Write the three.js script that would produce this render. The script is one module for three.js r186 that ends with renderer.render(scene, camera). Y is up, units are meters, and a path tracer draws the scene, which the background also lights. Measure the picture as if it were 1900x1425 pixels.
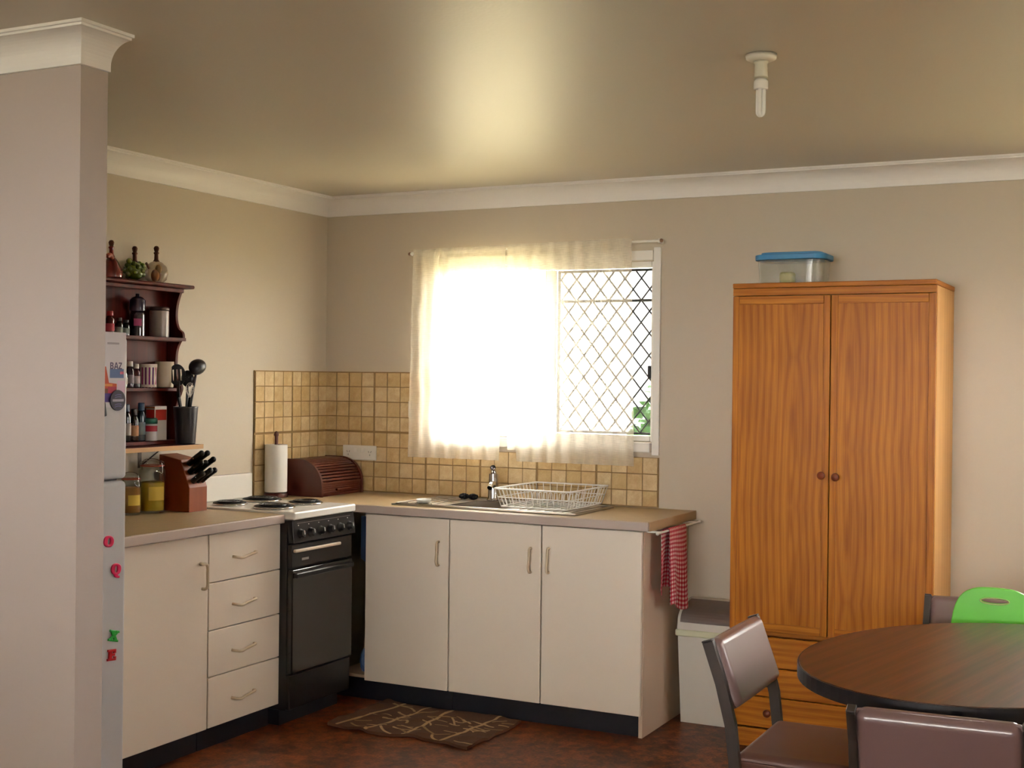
import * as THREE from 'three';
import { RoundedBoxGeometry } from 'three/addons/geometries/RoundedBoxGeometry.js';
import { mergeGeometries } from 'three/addons/utils/BufferGeometryUtils.js';
import { RectAreaLightUniformsLib } from 'three/addons/lights/RectAreaLightUniformsLib.js';
import { FontLoader } from 'three/addons/loaders/FontLoader.js';
import { TextGeometry } from 'three/addons/geometries/TextGeometry.js';
import { createNoise2D } from 'simplex-noise';

// ---------------------------------------------------------------- camera, sky, daylight, exposure
const scene = new THREE.Scene();
const camera = new THREE.PerspectiveCamera(2 * Math.atan(712.5 / 2444.4) * 180 / Math.PI, 1900 / 1425, 0.05, 200);
camera.rotation.order = 'YXZ';
camera.position.set(3.9276, 1.4806, 5.6645);
camera.rotation.set(-0.00359, 0.46569, 0.01129);
scene.background = new THREE.Color(1.0, 0.97, 0.91);        // bright hazy overcast sky
scene.backgroundIntensity = 24;
const renderer = new THREE.WebGLRenderer({ antialias: true });
renderer.toneMapping = THREE.LinearToneMapping;
renderer.toneMappingExposure = 1.5;
renderer.shadowMap.enabled = true;
RectAreaLightUniformsLib.init();
// area lights adding to the daylight of two unseen windows, right and behind the camera
function daylight(color, radiance, w, h, at, towards) {
  const l = new THREE.RectAreaLight(color, radiance, w, h);
  l.position.set(...at); l.lookAt(...towards); scene.add(l); return l;
}
const RX = 4.9, FZ = 8.0, CH = 2.4;                        // right wall, wall behind the camera, ceiling height
daylight(0xe6eeff, 1.0, 0.55, 0.6, [RX - 0.02, 1.6, 1.65], [0, 1.6, 1.65]);
daylight(0xdde8ff, 2.0, 2.6, 0.95, [2.9, 1.575, FZ - 0.02], [2.9, 1.575, 0]);

// ---------------------------------------------------------------- helpers
let seed = 7;
const rnd = () => { seed = (seed * 1664525 + 1013904223) >>> 0; return seed / 4294967296; };
const R = (a, b) => a + (b - a) * rnd();
const noise = createNoise2D(() => rnd());
const fbm = (x, y, o = 4) => { let s = 0, a = 0.5, t = 0; for (let i = 0; i < o; i++) { s += a * noise(x, y); t += a; x = x * 2.03 + 17.1; y = y * 2.03 - 9.7; a *= 0.5; } return s / t; };
const used = {};
const numbered = (n) => { const k = (used[n] = (used[n] ?? -1) + 1); return k ? `${n}_${String(k).padStart(3, '0')}` : n; };
const V = (x, y, z) => new THREE.Vector3(x, y, z);

function put(o, pos, rot) { if (pos) o.position.set(...pos); if (rot) o.rotation.set(...rot); return o; }
function thing(name, label, category, pos = [0, 0, 0], turn = 0, group) {
  const o = new THREE.Group(); o.name = numbered(name); o.userData = { label, category };
  if (group) o.userData.group = group;
  put(o, pos); o.rotation.y = turn; scene.add(o); return o;
}
function solo(name, label, category, g, m, pos, rot, group) {
  const o = new THREE.Mesh(g, m); o.name = numbered(name); o.userData = { label, category };
  if (group) o.userData.group = group;
  o.castShadow = o.receiveShadow = true; put(o, pos, rot); scene.add(o); return o;
}
function struct(name, label, category, pos) {
  const o = new THREE.Group(); o.name = name; o.userData = { kind: 'structure', label, category };
  put(o, pos); scene.add(o); return o;
}
function structMesh(name, label, category, g, m, pos) {
  const o = new THREE.Mesh(g, m); o.name = name; o.userData = { kind: 'structure', label, category };
  o.castShadow = o.receiveShadow = true; put(o, pos); scene.add(o); return o;
}
function part(parent, name, g, m, pos, rot, label) {
  const o = new THREE.Mesh(g, m); o.name = name; if (label) o.userData.label = label;
  o.castShadow = o.receiveShadow = true; put(o, pos, rot); parent.add(o); return o;
}
// uv in metres from the dominant axis of each face; grain runs along v
function metres(g, along = 'y', k = 1, off = 0) {
  const a = g.index ? g.toNonIndexed() : g; const p = a.attributes.position, n = p.count, uv = new Float32Array(n * 2);
  const A = V(), B = V(), C = V();
  for (let i = 0; i < n; i += 3) {
    A.fromBufferAttribute(p, i); B.fromBufferAttribute(p, i + 1); C.fromBufferAttribute(p, i + 2);
    const f = B.clone().sub(A).cross(C.clone().sub(A)), x = Math.abs(f.x), y = Math.abs(f.y), z = Math.abs(f.z);
    for (let j = 0; j < 3; j++) {
      const q = [A, B, C][j]; let u, v;
      if (x >= y && x >= z) [u, v] = [q.z, q.y]; else if (y >= z) [u, v] = [q.x, q.z]; else [u, v] = [q.x, q.y];
      if (along === 'h' && !(y >= x && y >= z)) [u, v] = [v, u];
      if (along === 'x' && y >= x && y >= z) [u, v] = [v, u];
      uv[(i + j) * 2] = u * k + off; uv[(i + j) * 2 + 1] = v * k + off * 0.7;
    }
  }
  a.setAttribute('uv', new THREE.BufferAttribute(uv, 2)); return a;
}
const rb = (w, h, d, r = 0.004, s = 2) => new RoundedBoxGeometry(w, h, d, s, Math.min(r, w / 2.02, h / 2.02, d / 2.02));
const bx = (w, h, d) => new THREE.BoxGeometry(w, h, d);
const cyl = (r1, r2, h, s = 24) => new THREE.CylinderGeometry(r1, r2, h, s);
const lathe = (pts, s = 28) => new THREE.LatheGeometry(pts.map(([x, y]) => new THREE.Vector2(x, y)), s);
const tube = (pts, r, seg = 24, rad = 8, closed = false, tension = 0.5) => new THREE.TubeGeometry(new THREE.CatmullRomCurve3(pts.map((p) => V(...p)), closed, 'catmullrom', tension), seg, r, rad, closed);
const moved = (g, x, y, z) => g.translate(x, y, z);
const merge = (list) => mergeGeometries(list.map((g) => { const a = g.index ? g.toNonIndexed() : g; for (const k of Object.keys(a.attributes)) if (!['position', 'normal', 'uv'].includes(k)) a.deleteAttribute(k); return a; }));
function rod(a, b, r, s = 8) { const p = V(...a), q = V(...b), d = q.clone().sub(p), g = cyl(r, r, d.length(), s); g.applyQuaternion(new THREE.Quaternion().setFromUnitVectors(V(0, 1, 0), d.normalize())); g.translate((p.x + q.x) / 2, (p.y + q.y) / 2, (p.z + q.z) / 2); return g; }
// rectangular bar swept along points that lie in the local y-z plane at a given x
function bar(pts, w, d) {
  const pos = [], idx = [];
  pts.forEach(([x, y, z], i) => {
    const a = pts[Math.max(0, i - 1)], b = pts[Math.min(pts.length - 1, i + 1)], t = V(0, b[1] - a[1], b[2] - a[2]).normalize(), n = V(0, -t.z, t.y);
    for (const [s, q] of [[-1, -1], [1, -1], [1, 1], [-1, 1]]) pos.push(x + s * w / 2, y + n.y * q * d / 2, z + n.z * q * d / 2);
    if (i) for (let k = 0; k < 4; k++) { const o = (i - 1) * 4, e = (k + 1) % 4; idx.push(o + k, o + e, o + 4 + k, o + e, o + 4 + e, o + 4 + k); }
  });
  const l = (pts.length - 1) * 4; idx.push(0, 2, 1, 0, 3, 2, l, l + 1, l + 2, l, l + 2, l + 3);
  let g = new THREE.BufferGeometry(); g.setAttribute('position', new THREE.Float32BufferAttribute(pos, 3)); g.setIndex(idx); g = g.toNonIndexed(); g.computeVertexNormals();
  return metres(g);
}
function extrude(pts, depth, bevel = 0, holes = []) {
  const s = new THREE.Shape(pts.map(([x, y]) => new THREE.Vector2(x, y)));
  for (const h of holes) s.holes.push(new THREE.Path(h.map(([x, y]) => new THREE.Vector2(x, y))));
  return new THREE.ExtrudeGeometry(s, { depth, bevelEnabled: bevel > 0, bevelSize: bevel, bevelThickness: bevel, bevelSegments: 2, curveSegments: 16 });
}
const rect = (x0, x1, y0, y1) => [[x0, y0], [x1, y0], [x1, y1], [x0, y1]];
const hole = (x0, x1, y0, y1) => [[x0, y0], [x0, y1], [x1, y1], [x1, y0]];

// ---------------------------------------------------------------- textures and materials
function tex(size, fn, { srgb = true, repeat = [1, 1], h } = {}) {
  const w = size, hh = h ?? size, d = new Uint8Array(w * hh * 4);
  for (let j = 0; j < hh; j++) for (let i = 0; i < w; i++) { const c = fn(i / w, j / hh), o = (j * w + i) * 4; d[o] = c[0]; d[o + 1] = c[1]; d[o + 2] = c[2]; d[o + 3] = c[3] ?? 255; }
  const t = new THREE.DataTexture(d, w, hh); t.wrapS = t.wrapT = THREE.RepeatWrapping; t.magFilter = THREE.LinearFilter; t.minFilter = THREE.LinearMipmapLinearFilter; t.generateMipmaps = true;
  if (srgb) t.colorSpace = THREE.SRGBColorSpace; t.repeat.set(...repeat); t.needsUpdate = true; return t;
}
const clamp = (v) => Math.max(0, Math.min(255, v));
const mixc = (a, b, t) => [0, 1, 2].map((k) => clamp(a[k] + (b[k] - a[k]) * t));
// tileable fbm: blend of four shifted copies
const tile = (f) => (u, v) => { const a = f(u, v), b = f(u - 1, v), c = f(u, v - 1), d = f(u - 1, v - 1); return (a * (1 - u) + b * u) * (1 - v) + (c * (1 - u) + d * u) * v; };
const std = (o) => new THREE.MeshStandardMaterial({ metalness: 0, ...o });
const phy = (o) => new THREE.MeshPhysicalMaterial({ metalness: 0, ...o });

const plasterBump = tex(512, (u, v) => { const s = 128 + 60 * tile((a, b) => fbm(a * 60, b * 60, 3))(u, v) + 30 * tile((a, b) => fbm(a * 9, b * 9, 2))(u, v); return [clamp(s), clamp(s), clamp(s)]; }, { srgb: false });
function woodTex(dark, light, freq, contrast, w = 512, fineF = 90) {
  // flat-sawn grain along v with long arches; mirrored repeats leave no seam
  const t = tex(w, (u, v) => {
    const d = u - 0.47 - 0.02 * Math.sin(v * 2.2);
    const r = Math.sqrt(d * d + 0.006 * Math.pow(v - 0.3, 2)) + 0.012 * noise(u * 1.3 + 3, v * 0.6) + 0.0016 * noise(u * 9, v * 3);
    const ring = Math.pow(0.5 + 0.5 * Math.sin(r * freq), 2.2), fine = 0.5 + 0.5 * fbm(u * fineF, v * 2.2, 2), broad = 0.5 + 0.5 * fbm(u * 5 + 7, v * 0.9, 2);
    return mixc(light, dark, Math.max(0, Math.min(1, (ring * 0.32 + fine * 0.42 + broad * 0.36) * contrast)));
  });
  t.wrapS = t.wrapT = THREE.MirroredRepeatWrapping; return t;
}
const pineTex = woodTex([144, 76, 10], [208, 134, 30], 130, 1.0);
const paleTex = woodTex([204, 146, 78], [232, 180, 112], 60, 0.8);
const tableTex = woodTex([34, 14, 8], [112, 57, 32], 60, 1.15, 512, 34);
const rackTex = woodTex([54, 16, 9], [104, 34, 18], 60, 0.9, 256);
const floorTex = tex(1024, (u, v) => { const a = tile((x, y) => fbm(x * 22, y * 22, 4))(u, v), b = tile((x, y) => fbm(x * 90 + 5, y * 90, 3))(u, v), c = tile((x, y) => fbm(x * 5 + 9, y * 5, 3))(u, v); const t = 0.5 + 0.75 * a + 0.5 * b + 0.45 * c; return mixc([58, 25, 10], [158, 86, 38], Math.max(0, Math.min(1, t))); });
const tileTexs = [0, 1, 2].map((k) => tex(128, (u, v) => { const a = tile((x, y) => fbm(x * 2.2 + k * 11, y * 2.2, 4))(u, v), b = tile((x, y) => fbm(x * 12, y * 12 + k * 5, 2))(u, v); return mixc([222, 202, 158], [194, 162, 118], Math.max(0, Math.min(1, 0.42 + 0.75 * a + 0.25 * b))); }));
const topTex = tex(512, (u, v) => { const a = tile((x, y) => fbm(x * 60, y * 60, 3))(u, v), b = tile((x, y) => fbm(x * 6, y * 6, 3))(u, v); return mixc([166, 140, 104], [190, 166, 128], 0.5 + 0.5 * a + 0.3 * b); });

const M = {
  wall: std({ color: 0xc9bdaa, roughness: 0.62, bumpMap: plasterBump, bumpScale: 0.0006 }),
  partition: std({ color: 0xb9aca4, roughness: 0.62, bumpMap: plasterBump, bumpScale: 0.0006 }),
  ceiling: std({ color: 0xd0c8b8, roughness: 0.41, bumpMap: plasterBump, bumpScale: 0.0008 }),
  cornice: std({ color: 0xf4f1ee, roughness: 0.5 }),
  floor: std({ map: floorTex, roughness: 0.42 }),
  grout: std({ color: 0x94784c, roughness: 0.9 }),
  laminate: std({ color: 0xf0e4d4, roughness: 0.45 }),
  laminateEdge: std({ color: 0xd8c3ac, roughness: 0.5 }),
  carcass: std({ color: 0xd2b9a2, roughness: 0.6 }),
  kick: std({ color: 0x16151f, roughness: 0.5 }),
  top: std({ map: topTex, roughness: 0.38 }),
  topEdge: std({ color: 0xc0b0a6, roughness: 0.45 }),
  handle: std({ color: 0xcfbb9c, roughness: 0.4 }),
  steel: std({ color: 0xb9b2a8, metalness: 1, roughness: 0.28 }),
  chrome: std({ color: 0xc9c6c4, metalness: 1, roughness: 0.15 }),
  white: std({ color: 0xf0eee8, roughness: 0.4 }),
  whiteGloss: std({ color: 0xece9e2, roughness: 0.22 }),
  wire: std({ color: 0xf2f0ea, roughness: 0.35 }),
  enamel: std({ color: 0xeeeae2, roughness: 0.2 }),
  black: std({ color: 0x141212, roughness: 0.35 }),
  blackMatt: std({ color: 0x17151a, roughness: 0.6 }),
  stoveGlass: phy({ color: 0x1c1412, roughness: 0.16, clearcoat: 0.5, clearcoatRoughness: 0.1 }),
  stoveBlack: std({ color: 0x1d1818, roughness: 0.3 }),
  pine: phy({ map: pineTex, roughness: 0.45, specularIntensity: 0.55 }),
  pale: std({ map: paleTex, roughness: 0.42 }),
  knob: std({ color: 0x6e2e14, roughness: 0.35 }),
  table: std({ map: tableTex, roughness: 0.3 }),
  tableEdge: std({ color: 0x16151a, roughness: 0.4 }),
  rack: phy({ map: rackTex, roughness: 0.5, specularIntensity: 0.4 }),
  lightBoard: std({ color: 0xb98a4e, roughness: 0.5 }),
  rattan: std({ color: 0x4e1f12, roughness: 0.42 }),
  vinyl: phy({ color: 0x7c6260, roughness: 0.3, clearcoat: 0.6, clearcoatRoughness: 0.25 }),
  seatVinyl: phy({ color: 0x6e4a40, roughness: 0.4 }),
  chairFrame: std({ color: 0x4a423e, roughness: 0.35, metalness: 0.5 }),
  glass: phy({ color: 0xffffff, roughness: 0.02, transmission: 1, thickness: 0, ior: 1.45 }),
  jarGlass: phy({ color: 0xf6f8f6, roughness: 0.04, transmission: 1, thickness: 0, ior: 1.45 }),
  green: phy({ color: 0x68c83a, roughness: 0.35 }),
  blueLid: std({ color: 0x3f86b8, roughness: 0.4 }),
  clearPlastic: phy({ color: 0xeef0ea, roughness: 0.22, transmission: 0.85, thickness: 0 }),
  fridge: std({ color: 0xc9c9cc, roughness: 0.35 }),
  seal: std({ color: 0x6d6a6a, roughness: 0.7 }),
  cork: std({ color: 0x5a3018, roughness: 0.8 }),
};
const tint = (c, r = 0.45) => std({ color: c, roughness: r });

// ---------------------------------------------------------------- the room
const WX0 = 0.68, WX1 = 1.80, WY0 = 1.20, WY1 = 2.03;      // kitchen window opening
{
  structMesh('floor', 'mottled red-brown vinyl floor', 'floor', metres(bx(RX + 0.4, 0.1, FZ + 0.4), 'y', 1 / 1.6), M.floor, [RX / 2, -0.05, FZ / 2]);
  structMesh('ceiling', 'beige semi-gloss painted ceiling', 'ceiling', metres(bx(RX + 0.4, 0.1, FZ + 0.4), 'y', 1 / 1.2), M.ceiling, [RX / 2, CH + 0.05, FZ / 2]);
  structMesh('wall_back', 'cream wall with the curtained kitchen window', 'wall', metres(extrude(rect(-0.12, RX + 0.12, 0, CH), 0.12, 0, [hole(WX0, WX1, WY0, WY1), hole(3.7, 4.1, 1.05, 2.03)]), 'y', 1 / 1.2), M.wall, [0, 0, -0.12]);
  structMesh('wall_left', 'cream wall beside the stove and spice rack', 'wall', metres(bx(0.12, CH, FZ), 'y', 1 / 1.2), M.wall, [-0.06, CH / 2, FZ / 2]);
  const gr = metres(extrude(rect(0, FZ, 0, CH), 0.12, 0, [hole(1.375, 1.925, 1.3, 1.9)]), 'y', 1 / 1.2); gr.rotateY(-Math.PI / 2);
  structMesh('wall_right', 'cream wall with a window beside the dining table', 'wall', gr, M.wall, [RX + 0.12, 0, 0]);
  structMesh('wall_front', 'cream wall with a wide window', 'wall', metres(extrude(rect(-0.12, RX + 0.12, 0, CH), 0.12, 0, [hole(1.6, 4.2, 1.1, 2.05)]), 'y', 1 / 1.2), M.wall, [0, 0, FZ]);
  structMesh('wall_partition', 'short cream partition wall beside the fridge', 'wall', metres(bx(1.31, CH, 0.1), 'y', 1 / 1.2), M.partition, [0.655, CH / 2, 2.99]);
  // panes of the openings outside the frame
  const d1 = struct('window_3', 'white framed window in the wall beside the dining table', 'window', [RX + 0.06, 1.3, 1.65]);
  part(d1, 'pane', bx(0.005, 0.56, 0.51), M.glass, [0, 0.3, 0]);
  for (const z of [-0.255, 0.255]) part(d1, 'stile', rb(0.04, 0.6, 0.04), M.white, [0, 0.3, z]);
  for (const y of [0.02, 0.58]) part(d1, 'rail', rb(0.045, 0.04, 0.55), M.white, [0, y, 0]);
  const w4 = struct('window_4', 'white framed dining window beside the pine cupboard', 'window', [3.9, 1.05, -0.06]);
  part(w4, 'pane', bx(0.36, 0.94, 0.005), M.glass, [0, 0.49, 0]);
  for (const s of [-1, 1]) part(w4, 'stile', rb(0.04, 0.98, 0.04), M.white, [s * 0.18, 0.49, 0]);
  for (const y of [0.02, 0.96]) part(w4, 'rail', rb(0.4, 0.04, 0.045), M.white, [0, y, 0]);
  // unseen roof slab, added to cut the sky light through the camera-side window
  structMesh('added_sky_shade', 'added unseen roof slab that cuts sky light at the camera-side window', 'roof', bx(RX + 4.5, 0.08, 5.0), M.cornice, [RX / 2, 2.5, FZ + 2.7]);
  structMesh('ground', 'lawn round the house', 'lawn', metres(bx(60, 0.1, 60)), std({ color: 0x9c9470, roughness: 1 }), [3, -0.35, 4]);
  [[2.9, 2.6]].forEach(([x, w], i) => {
    const o = struct(`window_${i + 2}`, 'white framed window behind the dining space', 'window', [x, 1.1, FZ + 0.06]);
    part(o, 'pane', bx(w - 0.04, 0.91, 0.005), M.glass, [0, 0.475, 0]);
    for (const s of [-1, 0, 1]) part(o, 'stile', rb(0.04, 0.95, 0.04), M.white, [s * (w / 2 - 0.02), 0.475, 0]);
    for (const y of [0.02, 0.93]) part(o, 'rail', rb(w, 0.04, 0.045), M.white, [0, y, 0]);
  });
}
// coved cornice: profile in (out from wall, down from ceiling)
function coveProfile(s = 0.09) {
  const pts = [[0, 0], [s + 0.004, 0], [s + 0.004, -0.008], [s - 0.006, -0.008]];
  for (let k = 0; k <= 10; k++) { const a = (k / 10) * Math.PI / 2; pts.push([s - 0.006 - (s - 0.016) * Math.sin(a), -0.014 - (s - 0.026) * (1 - Math.cos(a))]); }
  pts.push([0.010, -s + 0.006], [0.010, -s - 0.002], [0, -s - 0.002]); return pts;
}
// sweep a profile along a horizontal path (x,z) with mitred corners; out = left-hand normal of the path
function sweepCove(path, prof, y) {
  const n = path.length, pos = [], idx = [], m = prof.length;
  path.forEach(([x, z], i) => {
    const dir = (a, b) => { const l = Math.hypot(b[0] - a[0], b[1] - a[1]); return [(b[0] - a[0]) / l, (b[1] - a[1]) / l]; };
    const d0 = i ? dir(path[i - 1], path[i]) : dir(path[0], path[1]), d1 = i < n - 1 ? dir(path[i], path[i + 1]) : d0;
    const n0 = [d0[1], -d0[0]], n1 = [d1[1], -d1[0]], k = 1 + n0[0] * n1[0] + n0[1] * n1[1], mit = [(n0[0] + n1[0]) / k, (n0[1] + n1[1]) / k];
    for (const [o, dy] of prof) pos.push(x + mit[0] * o, y + dy, z + mit[1] * o);
  });
  for (let i = 0; i < n - 1; i++) for (let j = 0; j < m; j++) { const e = (j + 1) % m, a = i * m + j, b = i * m + e, c = a + m, d = b + m; idx.push(a, c, b, b, c, d); }
  const tri = THREE.ShapeUtils.triangulateShape(prof.map(([a, b]) => new THREE.Vector2(a, b)), []);
  const l = (n - 1) * m; for (const [a, b, c] of tri) idx.push(a, b, c, l + a, l + c, l + b);
  let g = new THREE.BufferGeometry(); g.setAttribute('position', new THREE.Float32BufferAttribute(pos, 3)); g.setIndex(idx); g = g.toNonIndexed(); g.computeVertexNormals(); return metres(g);
}
{
  const p = coveProfile();
  structMesh('trim_1', 'white coved cornice round the kitchen ceiling', 'cornice', sweepCove([[0, 2.93], [0, 0], [RX, 0]], p.map(([a, b]) => [-a, b]), CH), M.cornice);
  structMesh('trim_2', 'white coved cornice round the end of the partition wall', 'cornice', sweepCove([[0.02, 3.04], [1.31, 3.04], [1.31, 2.94]], p.map(([a, b]) => [-a, b]), CH), M.cornice);
}
// tiled splashback: every 75 mm square is a piece, a wider joint after each fourth
{
  const px = 0.0765, py = 0.076, Y0 = 0.902;
  const tg = metres(rb(px - 0.0045, py - 0.0045, 0.006, 0.0015, 1), 'y', 1 / 0.15);
  const tgs = [tg, tg.clone(), tg.clone(), tg.clone()]; tgs.forEach((g, k) => { const uv = g.attributes.uv; for (let i = 0; i < uv.count; i++) uv.setXY(i, uv.getX(i) + k * 0.31, uv.getY(i) + k * 0.57); });
  const tones = []; for (const t of tileTexs) for (const c of [0xffffff, 0xf6f0e4, 0xf0e9d8]) tones.push(std({ map: t, color: c, roughness: 0.32 }));
  const joint = (i) => Math.floor(i / 4) * 0.0;
  const add = (parent, i, j, turn) => {
    const sx = i % 4 === 0 ? 0.0018 : i % 4 === 3 ? -0.0018 : 0, sy = j % 4 === 0 ? 0.0018 : j % 4 === 3 ? -0.0018 : 0;
    const o = part(parent, 'tile', tgs[Math.floor(rnd() * 4)], tones[Math.floor(rnd() * tones.length)], turn ? [0.008, Y0 + (j + 0.5) * py + sy, (i + 0.5) * 0.0745 + sx + 0.003] : [(i + 0.5) * px + sx, Y0 + (j + 0.5) * py + sy, 0.008]);
    o.scale.set(i % 4 === 0 || i % 4 === 3 ? 0.96 : 1, j % 4 === 0 || j % 4 === 3 ? 0.96 : 1, 1);
    if (turn) { o.rotation.y = Math.PI / 2; o.scale.x *= 0.974; }
  };
  const a = struct('trim_3', 'olive-beige tiled splashback behind the sink', 'splashback');
  part(a, 'backing', extrude([[0, Y0], [24 * px, Y0], [24 * px, Y0 + 3 * py], [8 * px, Y0 + 3 * py], [8 * px, Y0 + 8 * py], [0, Y0 + 8 * py]], 0.005), M.grout, [0, 0, 0.0005]);
  for (let i = 0; i < 24; i++) for (let j = 0; j < (i < 8 ? 8 : 3); j++) add(a, i, j, false);
  const b = struct('trim_4', 'olive-beige tiled splashback on the stove wall', 'splashback');
  part(b, 'backing', bx(0.005, 8 * py, 0.592), M.grout, [0.003, Y0 + 4 * py, 0.302]);
  for (let i = 0; i < 8; i++) for (let j = 0; j < 8; j++) add(b, i, j, true);
}
// kitchen window
{
  const w = struct('window_1', 'white sliding window over the sink, its right half screened', 'window', [0, 0, 0]);
  const cx = (WX0 + WX1) / 2, cy = (WY0 + WY1) / 2, W = WX1 - WX0, H = WY1 - WY0;
  // architrave on the wall face
  part(w, 'architrave_side', rb(0.035, H + 0.12, 0.014, 0.003), M.white, [WX1 + 0.02, cy - 0.0, 0.0075]);
  part(w, 'architrave_side', rb(0.035, H + 0.12, 0.014, 0.003), M.white, [WX0 - 0.02, cy - 0.0, 0.0075]);
  part(w, 'architrave_head', rb(W, 0.045, 0.014, 0.003), M.white, [cx, WY1 + 0.024, 0.0075]);
  part(w, 'sill', rb(W, 0.045, 0.03, 0.004), M.white, [cx, WY0 - 0.024, 0.016]);
  // aluminium frame in the reveal
  for (const x of [WX0 + 0.012, WX1 - 0.012]) part(w, 'jamb', rb(0.022, H, 0.07, 0.002), M.white, [x, cy, -0.07]);
  for (const y of [WY0 + 0.014, WY1 - 0.012]) part(w, 'frame_rail', rb(W - 0.05, 0.024, 0.07, 0.002), M.white, [cx, y, -0.07]);
  part(w, 'mullion', rb(0.05, H - 0.054, 0.03, 0.002), M.white, [1.255, cy, -0.06]);
  part(w, 'pane', bx(0.53, H - 0.056, 0.004), M.glass, [0.965, cy, -0.065]);
  part(w, 'pane', bx(0.50, H - 0.056, 0.004), M.glass, [1.531, cy, -0.055]);
  part(w, 'latch', rb(0.012, 0.06, 0.02, 0.003), M.blackMatt, [1.772, 1.52, -0.03]);
  // diamond security screen on the right half
  const s = thing('security_screen', 'dark diamond-grille security screen outside the right half of the window', 'screen', [1.531, 0, -0.095]);
  const x0 = 1.283, x1 = 1.778, y0 = WY0 + 0.028, y1 = WY1 - 0.026, fm = tint(0x2c3230, 0.5);
  for (const x of [x0, x1]) part(s, 'frame_side', rb(0.012, y1 - y0, 0.016, 0.002), fm, [x - 1.531, (y0 + y1) / 2, 0]);
  for (const y of [y0 + 0.006, 1.855, y1 - 0.006]) part(s, 'frame_rail', rb(x1 - x0 - 0.013, 0.012, 0.014, 0.002), fm, [0, y, 0]);
  part(s, 'fly_mesh', bx(x1 - x0 - 0.014, y1 - y0 - 0.014, 0.001), std({ color: 0x55585a, roughness: 0.8, transparent: true, opacity: 0.7 }), [0, (y0 + y1) / 2, -0.012], null, 'fine grey fly mesh');
  const slope = 1.25, ax = x0 + 0.008, bx_ = x1 - 0.008, ay = y0 + 0.008, by = y1 - 0.008;
  for (const sg of [1, -1]) for (let c = -12; c < 14; c++) {
    // line y = m (x - xs) + ay
    const m = sg * slope, xs = ax + c * 0.0825; let lo = ax, hi = bx_;
    const yx = (x) => ay + m * (x - xs), xy = (y) => xs + (y - ay) / m;
    const e = [xy(ay), xy(by)].sort((p, q) => p - q); lo = Math.max(lo, e[0]); hi = Math.min(hi, e[1]);
    if (hi - lo < 0.012) continue;
    part(s, 'grille_bar', rod([lo - 1.531, yx(lo), sg * 0.003], [hi - 1.531, yx(hi), sg * 0.003], 0.004, 6), fm);
  }
}
// garden outside the window
{
  const o = thing('garden_shrub', 'leafy green garden shrub outside the screened half of the window', 'shrub', [1.12, -0.3, -3.0]);
  part(o, 'stem', tube([[0, 0, 0], [0.02, 0.5, 0.01], [-0.03, 1.0, 0]], 0.03, 12, 6), tint(0x5a4630, 0.9));
  const leaf = new THREE.PlaneGeometry(0.09, 0.05), L = [];
  for (let k = 0; k < 1800; k++) { const g = leaf.clone(); const a = R(0, 6.283), b = Math.acos(R(-1, 1)), r = 0.55 * Math.cbrt(R(0.2, 1)); g.rotateX(R(0, 6)); g.rotateY(R(0, 6)); g.translate(Math.sin(b) * Math.cos(a) * r * 1.1, 1.25 + Math.cos(b) * r * 1.25, Math.sin(b) * Math.sin(a) * r); L.push(g); }
  const f = part(o, 'foliage', merge(L), phy({ color: 0x5f9a4e, roughness: 0.9, transmission: 0.4, thickness: 0, side: THREE.DoubleSide }), null, null); f.userData.kind = 'stuff';
}
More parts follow.
